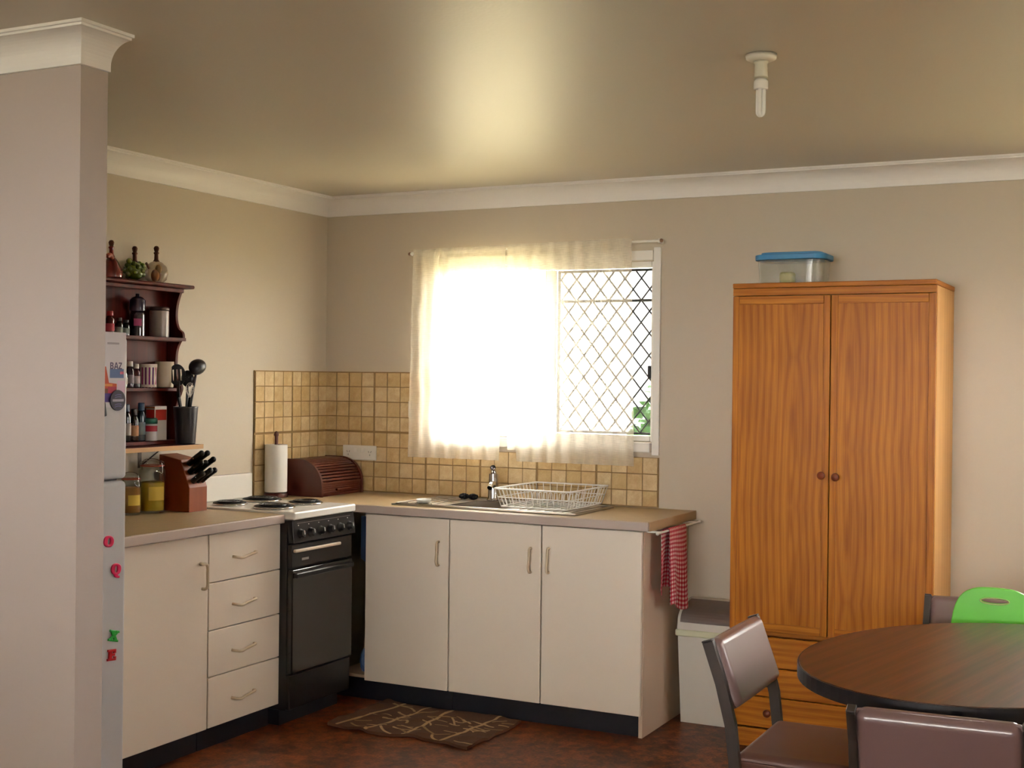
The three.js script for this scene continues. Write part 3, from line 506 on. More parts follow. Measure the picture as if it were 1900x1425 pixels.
// ---------------------------------------------------------------- shelf board and spice rack on the left wall
{
  const bd = thing('wall_shelf', 'long plain wooden shelf board under the dark spice rack', 'shelf', [0, 1.168, 1.62]);
  part(bd, 'board', metres(rb(0.195, 0.018, 0.85, 0.002), 'x', 1), M.rack, [0.0985, 0.009, 0]);
  part(bd, 'edge_strip', rb(0.004, 0.019, 0.85, 0.001), M.lightBoard, [0.198, 0.009, 0], null, 'pale bare front edge');
  for (const z of [-0.25, 0.3]) part(bd, 'bracket', merge([moved(bx(0.003, 0.08, 0.02), 0.002, -0.042, z), moved(bx(0.12, 0.003, 0.02), 0.064, -0.002, z), rod([0.005, -0.075, z], [0.11, -0.004, z], 0.003, 6)]), M.chairFrame);
  const S = thing('spice_rack', 'dark red-brown wooden spice rack with scalloped sides on the left wall', 'spice rack', [0, 1.187, 0]);
  const z0 = 1.205, z1 = 1.88, y = (v) => v - 1.187;
  // scalloped side panels, profile (depth, height)
  const side = [[0, 0.001], [0.10, 0.001], [0.085, 0.02], [0.062, 0.06], [0.056, 0.11], [0.066, 0.17], [0.088, 0.22], [0.092, 0.245], [0.072, 0.28], [0.06, 0.33], [0.064, 0.40], [0.082, 0.44], [0.098, 0.455], [0.094, 0.48], [0.07, 0.50], [0.058, 0.55], [0.066, 0.61], [0.088, 0.668], [0, 0.668]];
  const smooth = (a) => { const c = new THREE.SplineCurve(a.slice(1, -1).map(([p, q]) => new THREE.Vector2(p, q))); return [a[0], ...c.getPoints(70).map((p) => [p.x, p.y]), a[a.length - 1]]; };
  for (const z of [z0, z1 - 0.014]) { const g = extrude(smooth(side), 0.014); part(S, 'side_panel', metres(g), M.rack, [0.001, 0, z]); }
  part(S, 'back_panel', metres(bx(0.008, 0.66, z1 - z0 - 0.03)), M.rack, [0.006, 0.335, (z0 + z1) / 2]);
  for (const [h, d] of [[1.205, 0.098], [1.414, 0.09], [1.627, 0.098]]) part(S, 'shelf', metres(rb(d - 0.011, 0.014, z1 - z0 - 0.03, 0.002), 'x'), M.rack, [(d - 0.011) / 2 + 0.011, y(h) + (h < 1.3 ? -0.009 : 0.006), (z0 + z1) / 2]);
  part(S, 'shelf_lip', rb(0.006, 0.014, z1 - z0 + 0.004, 0.002), M.rack, [0.102, y(1.636), (z0 + z1) / 2]);
  part(S, 'top_board', metres(rb(0.118, 0.016, z1 - z0 + 0.08, 0.007), 'x'), M.rack, [0.061, y(1.864), (z0 + z1) / 2]);
  part(S, 'top_moulding', rb(0.012, 0.018, z1 - z0 - 0.002, 0.004), M.rack, [0.088, y(1.846), (z0 + z1) / 2]);

  // novelty bottles along the top
  const TB = 1.8725;
  const neck = (o, yy, r, m) => { part(o, 'neck', lathe([[r * 1.6, 0], [r, 0.008], [r * 0.9, 0.03], [r * 1.25, 0.033], [r * 1.25, 0.038], [r, 0.04], [0, 0.04]]), m, [0, yy, 0]); part(o, 'stopper', lathe([[0, 0], [r * 0.8, 0], [r * 1.05, 0.006], [r * 1.3, 0.016], [r * 0.8, 0.024], [0, 0.026]]), M.cork, [0, yy + 0.0405, 0]); };
  const b1 = thing('glass_bottle', 'dark red pepper-filled glass bottle on top of the spice rack', 'bottle', [0.06, TB, 1.61]);
  part(b1, 'body', lathe([[0, 0], [0.042, 0], [0.046, 0.006], [0.044, 0.03], [0.03, 0.065], [0.018, 0.082], [0.012, 0.09]]), phy({ color: 0x6e1c12, roughness: 0.15, clearcoat: 1 })); neck(b1, 0.09, 0.009, phy({ color: 0x6e1c12, roughness: 0.15 }));
  part(b1, 'handle_leaf', tube([[0.02, 0.08, 0.02], [0.03, 0.09, 0.04], [0.03, 0.085, 0.055]], 0.01, 12, 8), tint(0x8a2a14, 0.4));
  const b2 = thing('glass_bottle', 'green grape-bunch shaped bottle on top of the spice rack', 'bottle', [0.06, TB, 1.475]);
  const gm = phy({ color: 0x5a6e12, roughness: 0.18, clearcoat: 0.8 });
  const core = new THREE.SphereGeometry(0.036, 16, 12); core.scale(1, 1.1, 1.15); part(b2, 'body', moved(core, 0, 0.041, 0), gm);
  for (let k = 0; k < 26; k++) { const a = k * 2.39996, yy = 1 - 2 * (k + 0.5) / 26, q = Math.sqrt(1 - yy * yy); if (yy < -0.75 || yy > 0.9) continue; part(b2, 'grape', new THREE.SphereGeometry(0.0115, 10, 8), gm, [q * Math.cos(a) * 0.036, 0.043 + yy * 0.036, q * Math.sin(a) * 0.042]); }
  part(b2, 'bird_head', new THREE.SphereGeometry(0.013, 12, 8), gm, [0.01, 0.078, 0.043]);
  neck(b2, 0.078, 0.009, M.cork); b2.children[b2.children.length - 1].rotation.z = 0;
  const b3 = thing('glass_bottle', 'clear round bottle with orange fruit inside on the spice rack top', 'bottle', [0.06, TB, 1.345]);
  const orb = [[0, 0], [0.025, 0], [0.044, 0.014], [0.05, 0.04], [0.044, 0.068], [0.026, 0.086], [0.012, 0.092]];
  part(b3, 'body', lathe(orb, 32), phy({ color: 0xd8cfc4, roughness: 0.05, transmission: 0.9, thickness: 0 }));
  for (const [x, yy, z, r, c] of [[0.005, 0.03, 0.012, 0.022, 0xc07a2a], [-0.008, 0.034, -0.018, 0.02, 0x8a4a20], [0.012, 0.058, 0.0, 0.017, 0xb8862e]]) { const s = new THREE.SphereGeometry(r, 14, 10); s.scale(0.8, 1.2, 0.8); part(b3, 'fruit_piece', s, tint(c, 0.5), [x, yy, z]); }
  neck(b3, 0.091, 0.009, M.cork);
  part(b3, 'spout', tube([[0, 0.06, 0.045], [0.005, 0.072, 0.06], [0.005, 0.078, 0.068]], 0.006, 10, 8), tint(0x5a3a2a, 0.4));

  // rows of small things
  function bottle(yb, z, r, h, label, body, cap, lab, x = 0.05) {
    const o = thing('spice_jar', label, 'jar', [x, yb + 0.0005, z], R(-1, 1));
    part(o, 'body', lathe([[0, 0], [r * 0.92, 0], [r, 0.004], [r, h * 0.66], [r * 0.6, h * 0.76], [r * 0.6, h * 0.8], [0, h * 0.8]], 20), phy({ color: body, roughness: 0.12, clearcoat: 0.6 }));
    part(o, 'cap', lathe([[0, 0], [r * 0.7, 0], [r * 0.72, 0.002], [r * 0.7, h * 0.18], [r * 0.62, h * 0.2], [0, h * 0.2]], 16), tint(cap, 0.35), [0, h * 0.8, 0]);
    if (lab) part(o, 'paper_label', new THREE.CylinderGeometry(r * 1.015, r * 1.015, h * 0.32, 20, 1, true), std({ color: lab, roughness: 0.7, side: THREE.DoubleSide }), [0, h * 0.33, 0]);
    return o;
  }
  const Y1 = 1.64, Y2 = 1.427, Y3 = 1.2035;
  // upper shelf
  bottle(Y1, 1.66, 0.018, 0.085, 'small red spice jar at the far end of the upper rack shelf', 0x6a1a1c, 0x2a1a18, 0xa83a40);
  bottle(Y1, 1.605, 0.019, 0.10, 'red-labelled spice jar on the upper rack shelf next to the dark ones', 0x4a1214, 0x8a1e1e, 0xb0444a);
  bottle(Y1, 1.553, 0.017, 0.075, 'little dark green bottle on the upper rack shelf', 0x1c2a22, 0x202022, 0x8a968c);
  bottle(Y1, 1.513, 0.016, 0.068, 'little black bottle with a grey label on the upper rack shelf', 0x14161c, 0x16161a, 0x9aa09a);
  {
    const o = thing('lidded_jar', 'tall dark glass jar with a domed clear lid on the upper rack shelf', 'jar', [0.052, Y1 + 0.0005, 1.448]);
    part(o, 'body', lathe([[0, 0], [0.03, 0], [0.032, 0.004], [0.032, 0.09], [0.028, 0.1], [0.028, 0.106], [0, 0.106]], 28), phy({ color: 0x2a1a30, roughness: 0.08, clearcoat: 1 }));
    part(o, 'lid', lathe([[0.029, 0], [0.033, 0.004], [0.033, 0.045], [0.022, 0.058], [0.008, 0.062], [0.008, 0.072], [0, 0.074]], 28), phy({ color: 0x6a6078, roughness: 0.08, transmission: 0.5, thickness: 0 }), [0, 0.107, 0]);
    part(o, 'label_sticker', new THREE.CylinderGeometry(0.0328, 0.0328, 0.03, 14, 1, true, 0.3, 1.0), std({ color: 0xb04a78, roughness: 0.6, side: THREE.DoubleSide }), [0, 0.06, 0]);
    const c = thing('canister', 'smoky grey-white canister at the end of the upper rack shelf', 'canister', [0.055, Y1 + 0.0005, 1.318]);
    part(c, 'body', lathe([[0, 0], [0.038, 0], [0.041, 0.004], [0.041, 0.112], [0.037, 0.116], [0, 0.116]], 30), tint(0x9a8c86, 0.3));
    part(c, 'lid', lathe([[0, 0], [0.042, 0], [0.043, 0.003], [0.042, 0.012], [0.036, 0.015], [0, 0.016]], 30), tint(0x4c3a38, 0.4), [0, 0.1165, 0]);
  }
  // middle shelf
  bottle(Y2, 1.525, 0.018, 0.085, 'green-topped spice jar on the middle rack shelf near the fridge', 0x2e3a34, 0x2e4a40, 0xb8b0ac);
  bottle(Y2, 1.486, 0.017, 0.11, 'spice jar with a pale chequered label on the middle rack shelf', 0x3c2c34, 0xc8c0ba, 0x8f7f86);
  bottle(Y2, 1.448, 0.016, 0.10, 'thin spice jar with a white cap beside the patterned mug', 0x50303a, 0xe0dcd6, 0xc8b8bc);
  {
    const cv = document.createElement('canvas'); cv.width = 512; cv.height = 160; const c = cv.getContext('2d'); c.fillStyle = '#d8c4bc'; c.fillRect(0, 0, 512, 160);
    for (let i = 0; i < 16; i++) for (let j = 0; j < 4; j++) { c.fillStyle = ['#8a2a78', '#6a2a5a', '#a03a6a', '#5a2a6a'][(i * 3 + j) % 4]; c.fillRect(i * 32 + 4 + (j % 2) * 6, 18 + j * 33, 15, 20); }
    const mt = new THREE.CanvasTexture(cv); mt.colorSpace = THREE.SRGBColorSpace;
    const cup = (z, r, h, label, m) => { const o = thing('mug', label, 'mug', [0.055, Y2 + 0.0005, z]); part(o, 'body', lathe([[0, 0], [r * 0.9, 0], [r * 0.96, 0.004], [r, h], [r * 0.94, h], [r * 0.9, 0.008], [0, 0.006]].map(([a, b]) => [a, b]), 32), m); part(o, 'handle', tube([[-0.2 * r, h * 0.75, -r], [-0.2 * r, h * 0.8, -r - 0.014], [-0.2 * r, h * 0.4, -r - 0.018], [-0.2 * r, h * 0.25, -r]], 0.004, 16, 8), m); return o; };
    cup(1.385, 0.040, 0.10, 'white mug with a purple printed pattern on the middle rack shelf', std({ map: mt, roughness: 0.25 }));
    cup(1.282, 0.040, 0.112, 'plain cream mug at the end of the middle rack shelf', tint(0xd8c8b0, 0.3));
  }
  // bottom shelf
  bottle(Y3, 1.55, 0.021, 0.10, 'dark green sauce bottle on the bottom rack shelf next to the fridge', 0x1e3a34, 0x22302c, 0x8aa89c);
  bottle(Y3, 1.505, 0.02, 0.155, 'tall black sauce bottle with a blue cap on the bottom rack shelf', 0x161a22, 0x30425e, 0xb0a8a0);
  bottle(Y3, 1.458, 0.019, 0.135, 'brown sauce bottle with a tan label on the bottom rack shelf', 0x2c1a14, 0x3a2a22, 0xc0906a);
  bottle(Y3, 1.416, 0.019, 0.16, 'blue-capped glass bottle behind the red and white tin', 0x243848, 0x3a587a, 0x9ab0b8);
  {
    const o = thing('food_tin', 'round white tin with a red band and green top on the bottom rack shelf', 'tin', [0.072, Y3 + 0.0005, 1.382]);
    part(o, 'body', lathe([[0, 0], [0.026, 0], [0.027, 0.002], [0.027, 0.07], [0, 0.071]], 28), tint(0xd0ccd0, 0.35));
    part(o, 'red_band', new THREE.CylinderGeometry(0.0273, 0.0273, 0.024, 28, 1, true), std({ color: 0xb81e34, roughness: 0.4, side: THREE.DoubleSide }), [0, 0.052, 0]);
    part(o, 'lid', lathe([[0, 0], [0.028, 0], [0.028, 0.02], [0.024, 0.024], [0, 0.024]], 28), tint(0x2c6a5a, 0.4), [0, 0.072, 0]);
    const b = thing('food_box', 'upright white carton with a red top panel on the bottom rack shelf', 'carton', [0.045, Y3 + 0.0005, 1.318]);
    part(b, 'box', rb(0.05, 0.145, 0.075, 0.002), tint(0xe6e0d8, 0.5), [0, 0.0725, 0]);
    part(b, 'red_panel', bx(0.001, 0.045, 0.066), tint(0xc8382a, 0.5), [0.0257, 0.108, 0]);
    part(b, 'red_panel', bx(0.044, 0.045, 0.001), tint(0xc8382a, 0.5), [0, 0.108, 0.0382]);
    part(b, 'orange_band', bx(0.05, 0.006, 0.001), tint(0xe08050, 0.5), [0, 0.139, 0.0382]);
  }
  // utensil holder on the end of the long shelf
  const U = thing('utensil_holder', 'tall black utensil holder at the end of the shelf board', 'utensil holder', [0.142, 1.1875, 1.245]);
  part(U, 'cup', lathe([[0, 0], [0.04, 0], [0.042, 0.004], [0.052, 0.155], [0.054, 0.16], [0.05, 0.16], [0.039, 0.008], [0, 0.007]], 32), std({ color: 0x1c161c, roughness: 0.35 }));
  const head = (p, m = M.black) => m;
  const u0 = [0.142, 1.1875, 1.245];
  const um = std({ color: 0x16131a, roughness: 0.35 });
  const ut = (name, label, dx, dz, h, build) => { const o = thing(name, label, name.replace('_', ' '), u0); const top = [dx, h, dz]; part(o, 'handle', tube([[dx * 0.1, 0.012, dz * 0.1], [dx * 0.45, h * 0.5, dz * 0.45], top], 0.0055, 16, 8), um); build(o, top); return o; };
  const spoonHead = (w, l, t) => { const g = new THREE.SphereGeometry(1, 20, 14); g.scale(w, l, t); return g; };
  ut('soup_ladle', 'black soup ladle standing tallest in the utensil holder', 0.028, -0.03, 0.30, (o, p) => { const g = new THREE.SphereGeometry(0.042, 24, 14, 0, 6.283, 0, 1.7); g.scale(0.8, 0.75, 1.15); part(o, 'bowl', g, um, [p[0] + 0.006, p[1] + 0.03, p[2]], [0.3, 0, -1.3]); });
  ut('slotted_spoon', 'black slotted spoon leaning out of the utensil holder', -0.03, 0.02, 0.255, (o, p) => { const s = []; for (let k = 0; k < 28; k++) { const a = k / 28 * 6.283; s.push([Math.cos(a) * 0.034, Math.sin(a) * 0.046]); } const slot = (x) => [[x - 0.004, -0.025], [x - 0.004, 0.025], [x + 0.004, 0.025], [x + 0.004, -0.025]]; const g = extrude(s, 0.003, 0.001, [slot(-0.016), slot(0), slot(0.016)]); part(o, 'slotted_head', g, um, [p[0], p[1] + 0.04, p[2]], [0, 0.6, 0.08]); });
  ut('pasta_server', 'black pasta server between ladle and slotted spoon', 0.0, -0.01, 0.25, (o, p) => { part(o, 'bowl', spoonHead(0.027, 0.036, 0.012), um, [p[0], p[1] + 0.03, p[2]], [0, 0.6, 0]); for (let k = -2; k <= 2; k++) part(o, 'tooth', cyl(0.002, 0.0035, 0.022, 6), um, [p[0] + 0.012, p[1] + 0.045 - Math.abs(k) * 0.006, p[2] + k * 0.009], [0, 0, -1.3]); });
  ut('spatula', 'black spatula with a short blade low in the utensil holder', -0.012, 0.035, 0.205, (o, p) => { part(o, 'blade', rb(0.004, 0.07, 0.05, 0.0015), um, [p[0], p[1] + 0.03, p[2]], [0, 0.9, 0]); });
  ut('whisk', 'thin metal whisk leaning towards the tiles in the utensil holder', 0.03, 0.01, 0.2, (o, p) => { for (let k = 0; k < 5; k++) { const a = k / 5 * Math.PI; const c = Math.cos(a) * 0.018, s = Math.sin(a) * 0.018; part(o, 'wire_loop', tube([[p[0] - c * 0.2, p[1], p[2] - s * 0.2], [p[0] - c, p[1] + 0.04, p[2] - s], [p[0], p[1] + 0.065, p[2]], [p[0] + c, p[1] + 0.04, p[2] + s], [p[0] + c * 0.2, p[1], p[2] + s * 0.2]], 0.001, 20, 5), M.chrome); } });
  void head;
}
// ---------------------------------------------------------------- fridge with magnets and papers
{
  const o = thing('fridge', 'white two-door fridge between the partition wall and the cabinets', 'fridge', [0, 0, 2.42]);
  part(o, 'cabinet', rb(0.56, 1.575, 0.56, 0.01), M.fridge, [0.31, 0.828, 0]);
  part(o, 'freezer_door', rb(0.055, 0.496, 0.56, 0.016, 4), M.fridge, [0.6225, 1.366, 0]);
  part(o, 'fridge_door', rb(0.055, 1.05, 0.56, 0.016, 4), M.fridge, [0.6225, 0.585, 0]);
  part(o, 'door_seal', bx(0.03, 1.54, 0.53), M.seal, [0.60, 0.84, 0]);
  for (const y of [1.20, 1.02]) part(o, 'handle', rb(0.02, 0.14, 0.025, 0.008), M.fridge, [0.66, y, 0.24]);
  for (const s of [-1, 1]) part(o, 'foot', cyl(0.018, 0.02, 0.04, 12), M.black, [0.55, 0.02, s * 0.24]);
  const font = await new FontLoader().loadAsync('fonts/droid/droid_serif_bold.typeface.json');
  for (const [ch, y, z, c, word, tilt] of [['O', 0.906, 2.232, 0xd81456, 'pink', -0.12], ['Q', 0.801, 2.196, 0xd81456, 'pink', -0.1], ['X', 0.576, 2.203, 0x1fae3a, 'green', -0.25], ['E', 0.511, 2.212, 0xc0141e, 'red', -0.08]]) {
    const g = new TextGeometry(ch, { font, size: 0.034, depth: 0.005, curveSegments: 6, bevelEnabled: true, bevelSize: 0.0025, bevelThickness: 0.0015, bevelSegments: 1 }); g.center(); g.scale(1.25, 1, 1);
    const l = solo('letter_magnet', `${word} plastic letter ${ch} magnet on the fridge door`, 'magnet', g, tint(c, 0.35), [0.6545, y, z], [0, Math.PI / 2, 0], 'letter magnets on the fridge'); l.rotation.z = tilt;
  }
  const canvas = (w, h, fn) => { const cv = document.createElement('canvas'); cv.width = w; cv.height = h; fn(cv.getContext('2d'), w, h); const t = new THREE.CanvasTexture(cv); t.colorSpace = THREE.SRGBColorSpace; return t; };
  const flyer = canvas(384, 512, (c, w, h) => {
    c.fillStyle = '#d9d4da'; c.fillRect(0, 0, w, h);
    c.fillStyle = '#a9a2ac'; c.fillRect(210, 70, 110, 14);
    c.fillStyle = '#5d74a8'; c.fillRect(235, 250, 130, 62); c.fillStyle = '#4a3f62'; c.font = 'bold 64px sans-serif'; c.fillText('BAZ', 232, 252); c.fillStyle = '#b84a6a'; c.fillRect(330, 268, 34, 18);
    c.fillStyle = '#c84a1e'; c.beginPath(); c.moveTo(0, 235); c.lineTo(200, 235); c.lineTo(228, 345); c.lineTo(300, 352); c.lineTo(300, 392); c.lineTo(0, 372); c.fill();
    c.fillStyle = '#e08a3a'; c.fillRect(0, 352, 260, 16); c.fillStyle = '#7a3a22'; c.fillRect(0, 384, 260, 60); c.fillStyle = '#b01c3c'; c.fillRect(220, 372, 80, 46); c.fillStyle = '#432a86'; c.fillRect(170, 416, 128, 60); c.fillStyle = '#5b2b2a'; c.fillRect(0, 444, 180, 34);
    c.fillStyle = '#e6c8e0'; c.fillRect(306, 330, 70, 80); c.fillStyle = '#8ac0d0'; c.fillRect(312, 420, 60, 62);
  });
  const fm = std({ map: flyer, roughness: 0.6 }), blank = tint(0xd9d4da, 0.6);
  solo('fridge_flyer', 'colourful orange and purple flyer on the freezer door', 'flyer', bx(0.20, 0.26, 0.0015), [blank, blank, blank, blank, fm, blank], [0.6515, 1.498, 2.255], [0, Math.PI / 2, 0]);
  const round = canvas(128, 128, (c) => { c.fillStyle = '#23233c'; c.fillRect(0, 0, 128, 128); c.fillStyle = '#a9a6b8'; c.fillRect(14, 56, 100, 16); c.strokeStyle = '#6a64a0'; c.lineWidth = 5; for (const y of [28, 42, 88, 102]) { c.beginPath(); c.moveTo(34, y + 6); c.quadraticCurveTo(64, y - 6, 94, y + 2); c.stroke(); } });
  const rm = new THREE.CylinderGeometry(0.036, 0.036, 0.004, 32); rm.rotateX(Math.PI / 2);
  const disc = new THREE.Group(); disc.name = 'round_magnet'; disc.userData = { label: 'round dark blue printed magnet on the freezer door', category: 'magnet' }; disc.position.set(0.6545, 1.392, 2.196); disc.rotation.y = Math.PI / 2; scene.add(disc);
  part(disc, 'disc', rm, tint(0x23233c, 0.4)); part(disc, 'printed_face', new THREE.CircleGeometry(0.0345, 32), std({ map: round, roughness: 0.4 }), [0, 0, 0.0026]);
  solo('clip_magnet', 'small black clip magnet beside the partition edge on the freezer door', 'magnet', rb(0.016, 0.05, 0.010, 0.004), M.black, [0.6565, 1.362, 2.263], [0, Math.PI / 2, 0.15]);
}
// ---------------------------------------------------------------- wardrobe, container, bin, tea towel
{
  const X0 = 2.315, X1 = 3.115, D = 0.45, H = 1.88;
  const o = thing('pine_cupboard', 'tall orange pine cupboard with two doors above three drawers', 'cupboard', [(X0 + X1) / 2, 0, 0.005]);
  const W = X1 - X0;
  for (const s of [-1, 1]) part(o, 'side_panel', metres(rb(0.02, H - 0.02, D - 0.03, 0.002), 'y', 1 / 0.6, 0.3), M.pale, [s * (W / 2 - 0.01), (H - 0.02) / 2, (D - 0.03) / 2]);
  part(o, 'back_panel', bx(W - 0.044, H - 0.06, 0.006), M.pale, [0, H / 2, 0.006]);
  part(o, 'top', metres(rb(W + 0.004, 0.02, D + 0.0, 0.003), 'h', 1 / 0.6), M.pine, [0, H - 0.009, D / 2]);
  part(o, 'top_rail', metres(rb(W, 0.03, 0.02, 0.002), 'h', 1 / 0.6), M.pine, [0, H - 0.035, D - 0.011]);
  part(o, 'base_board', metres(rb(W - 0.002, 0.075, 0.02, 0.004), 'h', 1 / 0.6), M.pine, [0, 0.04, D - 0.012]);
  part(o, 'middle_rail', metres(rb(W - 0.044, 0.02, D - 0.04, 0.002), 'h', 1 / 0.6), M.pine, [0, 0.462, D / 2 - 0.01]);
  const knobG = lathe([[0, 0.024], [0.008, 0.023], [0.015, 0.018], [0.016, 0.013], [0.008, 0.008], [0.007, 0], [0, 0]], 24);
  const y0 = 0.475, y1 = H - 0.052, cx = 2.714 - (X0 + X1) / 2;
  [[-W / 2 + 0.001, cx - 0.002, 1, 0], [cx + 0.002, W / 2 - 0.001, -1, 2.3]].forEach(([a, b, side, off]) => {
    const d = part(o, 'door', metres(bx(b - a - 0.05, y1 - y0 - 0.06, 0.012), 'y', 1 / 0.6, 0.4 + off), M.pine, [(a + b) / 2, (y0 + y1) / 2, D - 0.009]);
    for (const s of [-1, 1]) { part(d, 'stile', metres(rb(0.026, y1 - y0, 0.02, 0.002), 'y', 1 / 0.6, 0.9 + s * 0.23 + off), M.pine, [s * ((b - a) / 2 - 0.013), 0, 0.0]); part(d, 'rail', metres(rb(b - a - 0.053, 0.034, 0.019, 0.002), 'h', 1 / 0.6, 0.1 * s + off), M.pine, [0, s * ((y1 - y0) / 2 - 0.017), 0.0]); }
    part(d, 'knob', knobG, M.knob, [side > 0 ? b - (a + b) / 2 - 0.026 : a - (a + b) / 2 + 0.026, 1.112 - (y0 + y1) / 2 - (side > 0 ? -0.002 : 0.002), 0.0105], [Math.PI / 2, 0, 0]);
  });
  for (const [a, b] of [[0.330, 0.452], [0.212, 0.326], [0.085, 0.208]]) {
    const d = part(o, 'drawer', metres(rb(W - 0.046, b - a, 0.02, 0.004), 'h', 1 / 0.6, a * 3), M.pine, [0, (a + b) / 2, D - 0.011]);
    for (const s of [-1, 1]) part(d, 'knob', knobG, M.knob, [s * 0.236, 0.0, 0.0105], [Math.PI / 2, 0, 0]);
  }
  // plastic container
  const c = thing('food_container', 'clear plastic tub with a blue lid on top of the pine cupboard', 'container', [2.51, H + 0.003, 0.24]);
  const shape = (w, d, r, h, taper) => { const s = new THREE.Shape(); const x = w / 2, y = d / 2; s.moveTo(-x + r, -y); s.lineTo(x - r, -y); s.quadraticCurveTo(x, -y, x, -y + r); s.lineTo(x, y - r); s.quadraticCurveTo(x, y, x - r, y); s.lineTo(-x + r, y); s.quadraticCurveTo(-x, y, -x, y - r); s.lineTo(-x, -y + r); s.quadraticCurveTo(-x, -y, -x + r, -y); const g = new THREE.ExtrudeGeometry(s, { depth: h, bevelEnabled: true, bevelSize: 0.003, bevelThickness: 0.003, bevelSegments: 2, curveSegments: 10 }); g.rotateX(-Math.PI / 2); if (taper) { const p = g.attributes.position; for (let i = 0; i < p.count; i++) { const k = 1 - taper * (1 - p.getY(i) / h); p.setX(i, p.getX(i) * k); p.setZ(i, p.getZ(i) * k); } g.computeVertexNormals(); } return g; };
  part(c, 'tub', shape(0.275, 0.19, 0.06, 0.095, 0.06), M.clearPlastic, [0, 0.004, 0]);
  part(c, 'lid', shape(0.296, 0.212, 0.07, 0.016, 0), M.blueLid, [0, 0.105, 0]);
  part(c, 'lid_panel', shape(0.25, 0.165, 0.05, 0.004, 0), M.blueLid, [0, 0.127, 0]);
  part(c, 'snack_packet', rb(0.06, 0.045, 0.05, 0.012), tint(0xc8b84a, 0.5), [-0.02, 0.032, 0.03]);
  // kitchen bin
  const b = thing('kitchen_bin', 'white plastic flip-top bin between the sink cabinet and the pine cupboard', 'bin', [2.150, 0, 0.125]);
  const body = new THREE.BoxGeometry(0.27, 0.375, 0.205, 6, 6, 6); { const p = body.attributes.position; for (let i = 0; i < p.count; i++) { const k = 0.9 + 0.1 * (p.getY(i) + 0.1875) / 0.375; p.setX(i, p.getX(i) * k); p.setZ(i, p.getZ(i) * k); } body.computeVertexNormals(); }
  part(b, 'body', body, tint(0xe2dfd6, 0.4), [0, 0.189, 0]);
  part(b, 'rim', rb(0.292, 0.03, 0.226, 0.008), tint(0xdfe2c4, 0.4), [0, 0.391, 0]);
  const lp = [[-0.108, 0], [0.108, 0], [0.100, 0.03]]; for (let k = 1; k < 10; k++) { const t = k / 10 * Math.PI * 0.5; lp.push([0.1 - 0.17 * (1 - Math.cos(t)), 0.03 + 0.075 * Math.sin(t)]); } lp.push([-0.075, 0.108], [-0.108, 0.02]);
  const hg = extrude(lp, 0.27, 0.003); hg.rotateY(-Math.PI / 2); hg.translate(0.135, 0, 0);
  part(b, 'hood', hg, tint(0xe2dfd6, 0.4), [0, 0.409, 0]);
  const fp = []; for (let k = 0; k <= 10; k++) { const t = k / 10 * Math.PI * 0.46; fp.push([0.104 - 0.17 * (1 - Math.cos(t)), 0.026 + 0.076 * Math.sin(t)]); } for (let k = 10; k >= 0; k--) { const t = k / 10 * Math.PI * 0.46; fp.push([0.108 - 0.17 * (1 - Math.cos(t)), 0.028 + 0.080 * Math.sin(t)]); }
  const fg = extrude(fp, 0.245); fg.rotateY(-Math.PI / 2); fg.translate(0.1225, 0, 0);
  part(b, 'flap', fg, tint(0x6f625c, 0.45), [0, 0.411, 0.002], null, 'grey-brown swing flap');
  // towel rail and tea towel
  const r = thing('towel_rail', 'thin white rail fixed to the worktop end beside the bin', 'towel rail', [2.045, 0.855, 0.33]);
  part(r, 'rail', rod([0, 0, -0.29], [0, 0, 0.245], 0.005, 10), M.white);
  for (const z of [-0.25, 0.2]) part(r, 'arm', rod([-0.064, 0, z], [0, 0, z], 0.0045, 8), M.white);
  for (const z of [-0.29, 0.245]) part(r, 'end_cap', new THREE.SphereGeometry(0.008, 10, 8), M.white, [0, 0, z]);
  const gi = tex(64, (u, v) => { const a = u < 0.5, q = v < 0.5; return a && q ? [176, 26, 52] : a || q ? [206, 96, 108] : [232, 214, 208]; });
  const towelM = std({ map: gi, roughness: 0.95, side: THREE.DoubleSide });
  const tow = thing('tea_towel', 'red and white gingham tea towel hanging on the rail at the worktop end', 'tea towel', [2.045, 0.855, 0.0]);
  function sheet(z0, z1, drop, side, ph, name) {
    const nx = 28, ny = 36, pos = [], uv = [], idx = [], th = 0.003;
    for (const s of [0, 1]) for (let j = 0; j <= ny; j++) for (let i = 0; i <= nx; i++) {
      const u = i / nx, v = j / ny, z = z0 + (z1 - z0) * u + v * -0.012 * Math.sin(u * 3 + ph), over = Math.min(1, v / 0.05);
      const x = side * (0.0075 * Math.sin(over * Math.PI / 2) + 0.012 * v * Math.sin(u * 9 + ph) * Math.min(1, v * 3) + 0.006 * v) + s * th * side, y = 0.0075 * Math.cos(over * Math.PI / 2) + (s ? th * Math.cos(over * Math.PI / 2) : 0) - Math.max(0, v - 0.05) * drop * (1 + 0.07 * Math.sin(u * 5 + ph));
      pos.push(x, y, z); uv.push(z / 0.018, v * drop / 0.018);
    }
    const N = (nx + 1) * (ny + 1);
    for (const s of [0, 1]) for (let j = 0; j < ny; j++) for (let i = 0; i < nx; i++) { const a = s * N + j * (nx + 1) + i, b2 = a + 1, c2 = a + nx + 1, d = c2 + 1; idx.push(a, c2, b2, b2, c2, d); }
    const edge = (a, b2) => idx.push(a, b2, a + N, b2, b2 + N, a + N);
    for (let j = 0; j < ny; j++) { edge(j * (nx + 1), (j + 1) * (nx + 1)); edge(j * (nx + 1) + nx, (j + 1) * (nx + 1) + nx); }
    for (let i = 0; i < nx; i++) edge(ny * (nx + 1) + i, ny * (nx + 1) + i + 1);
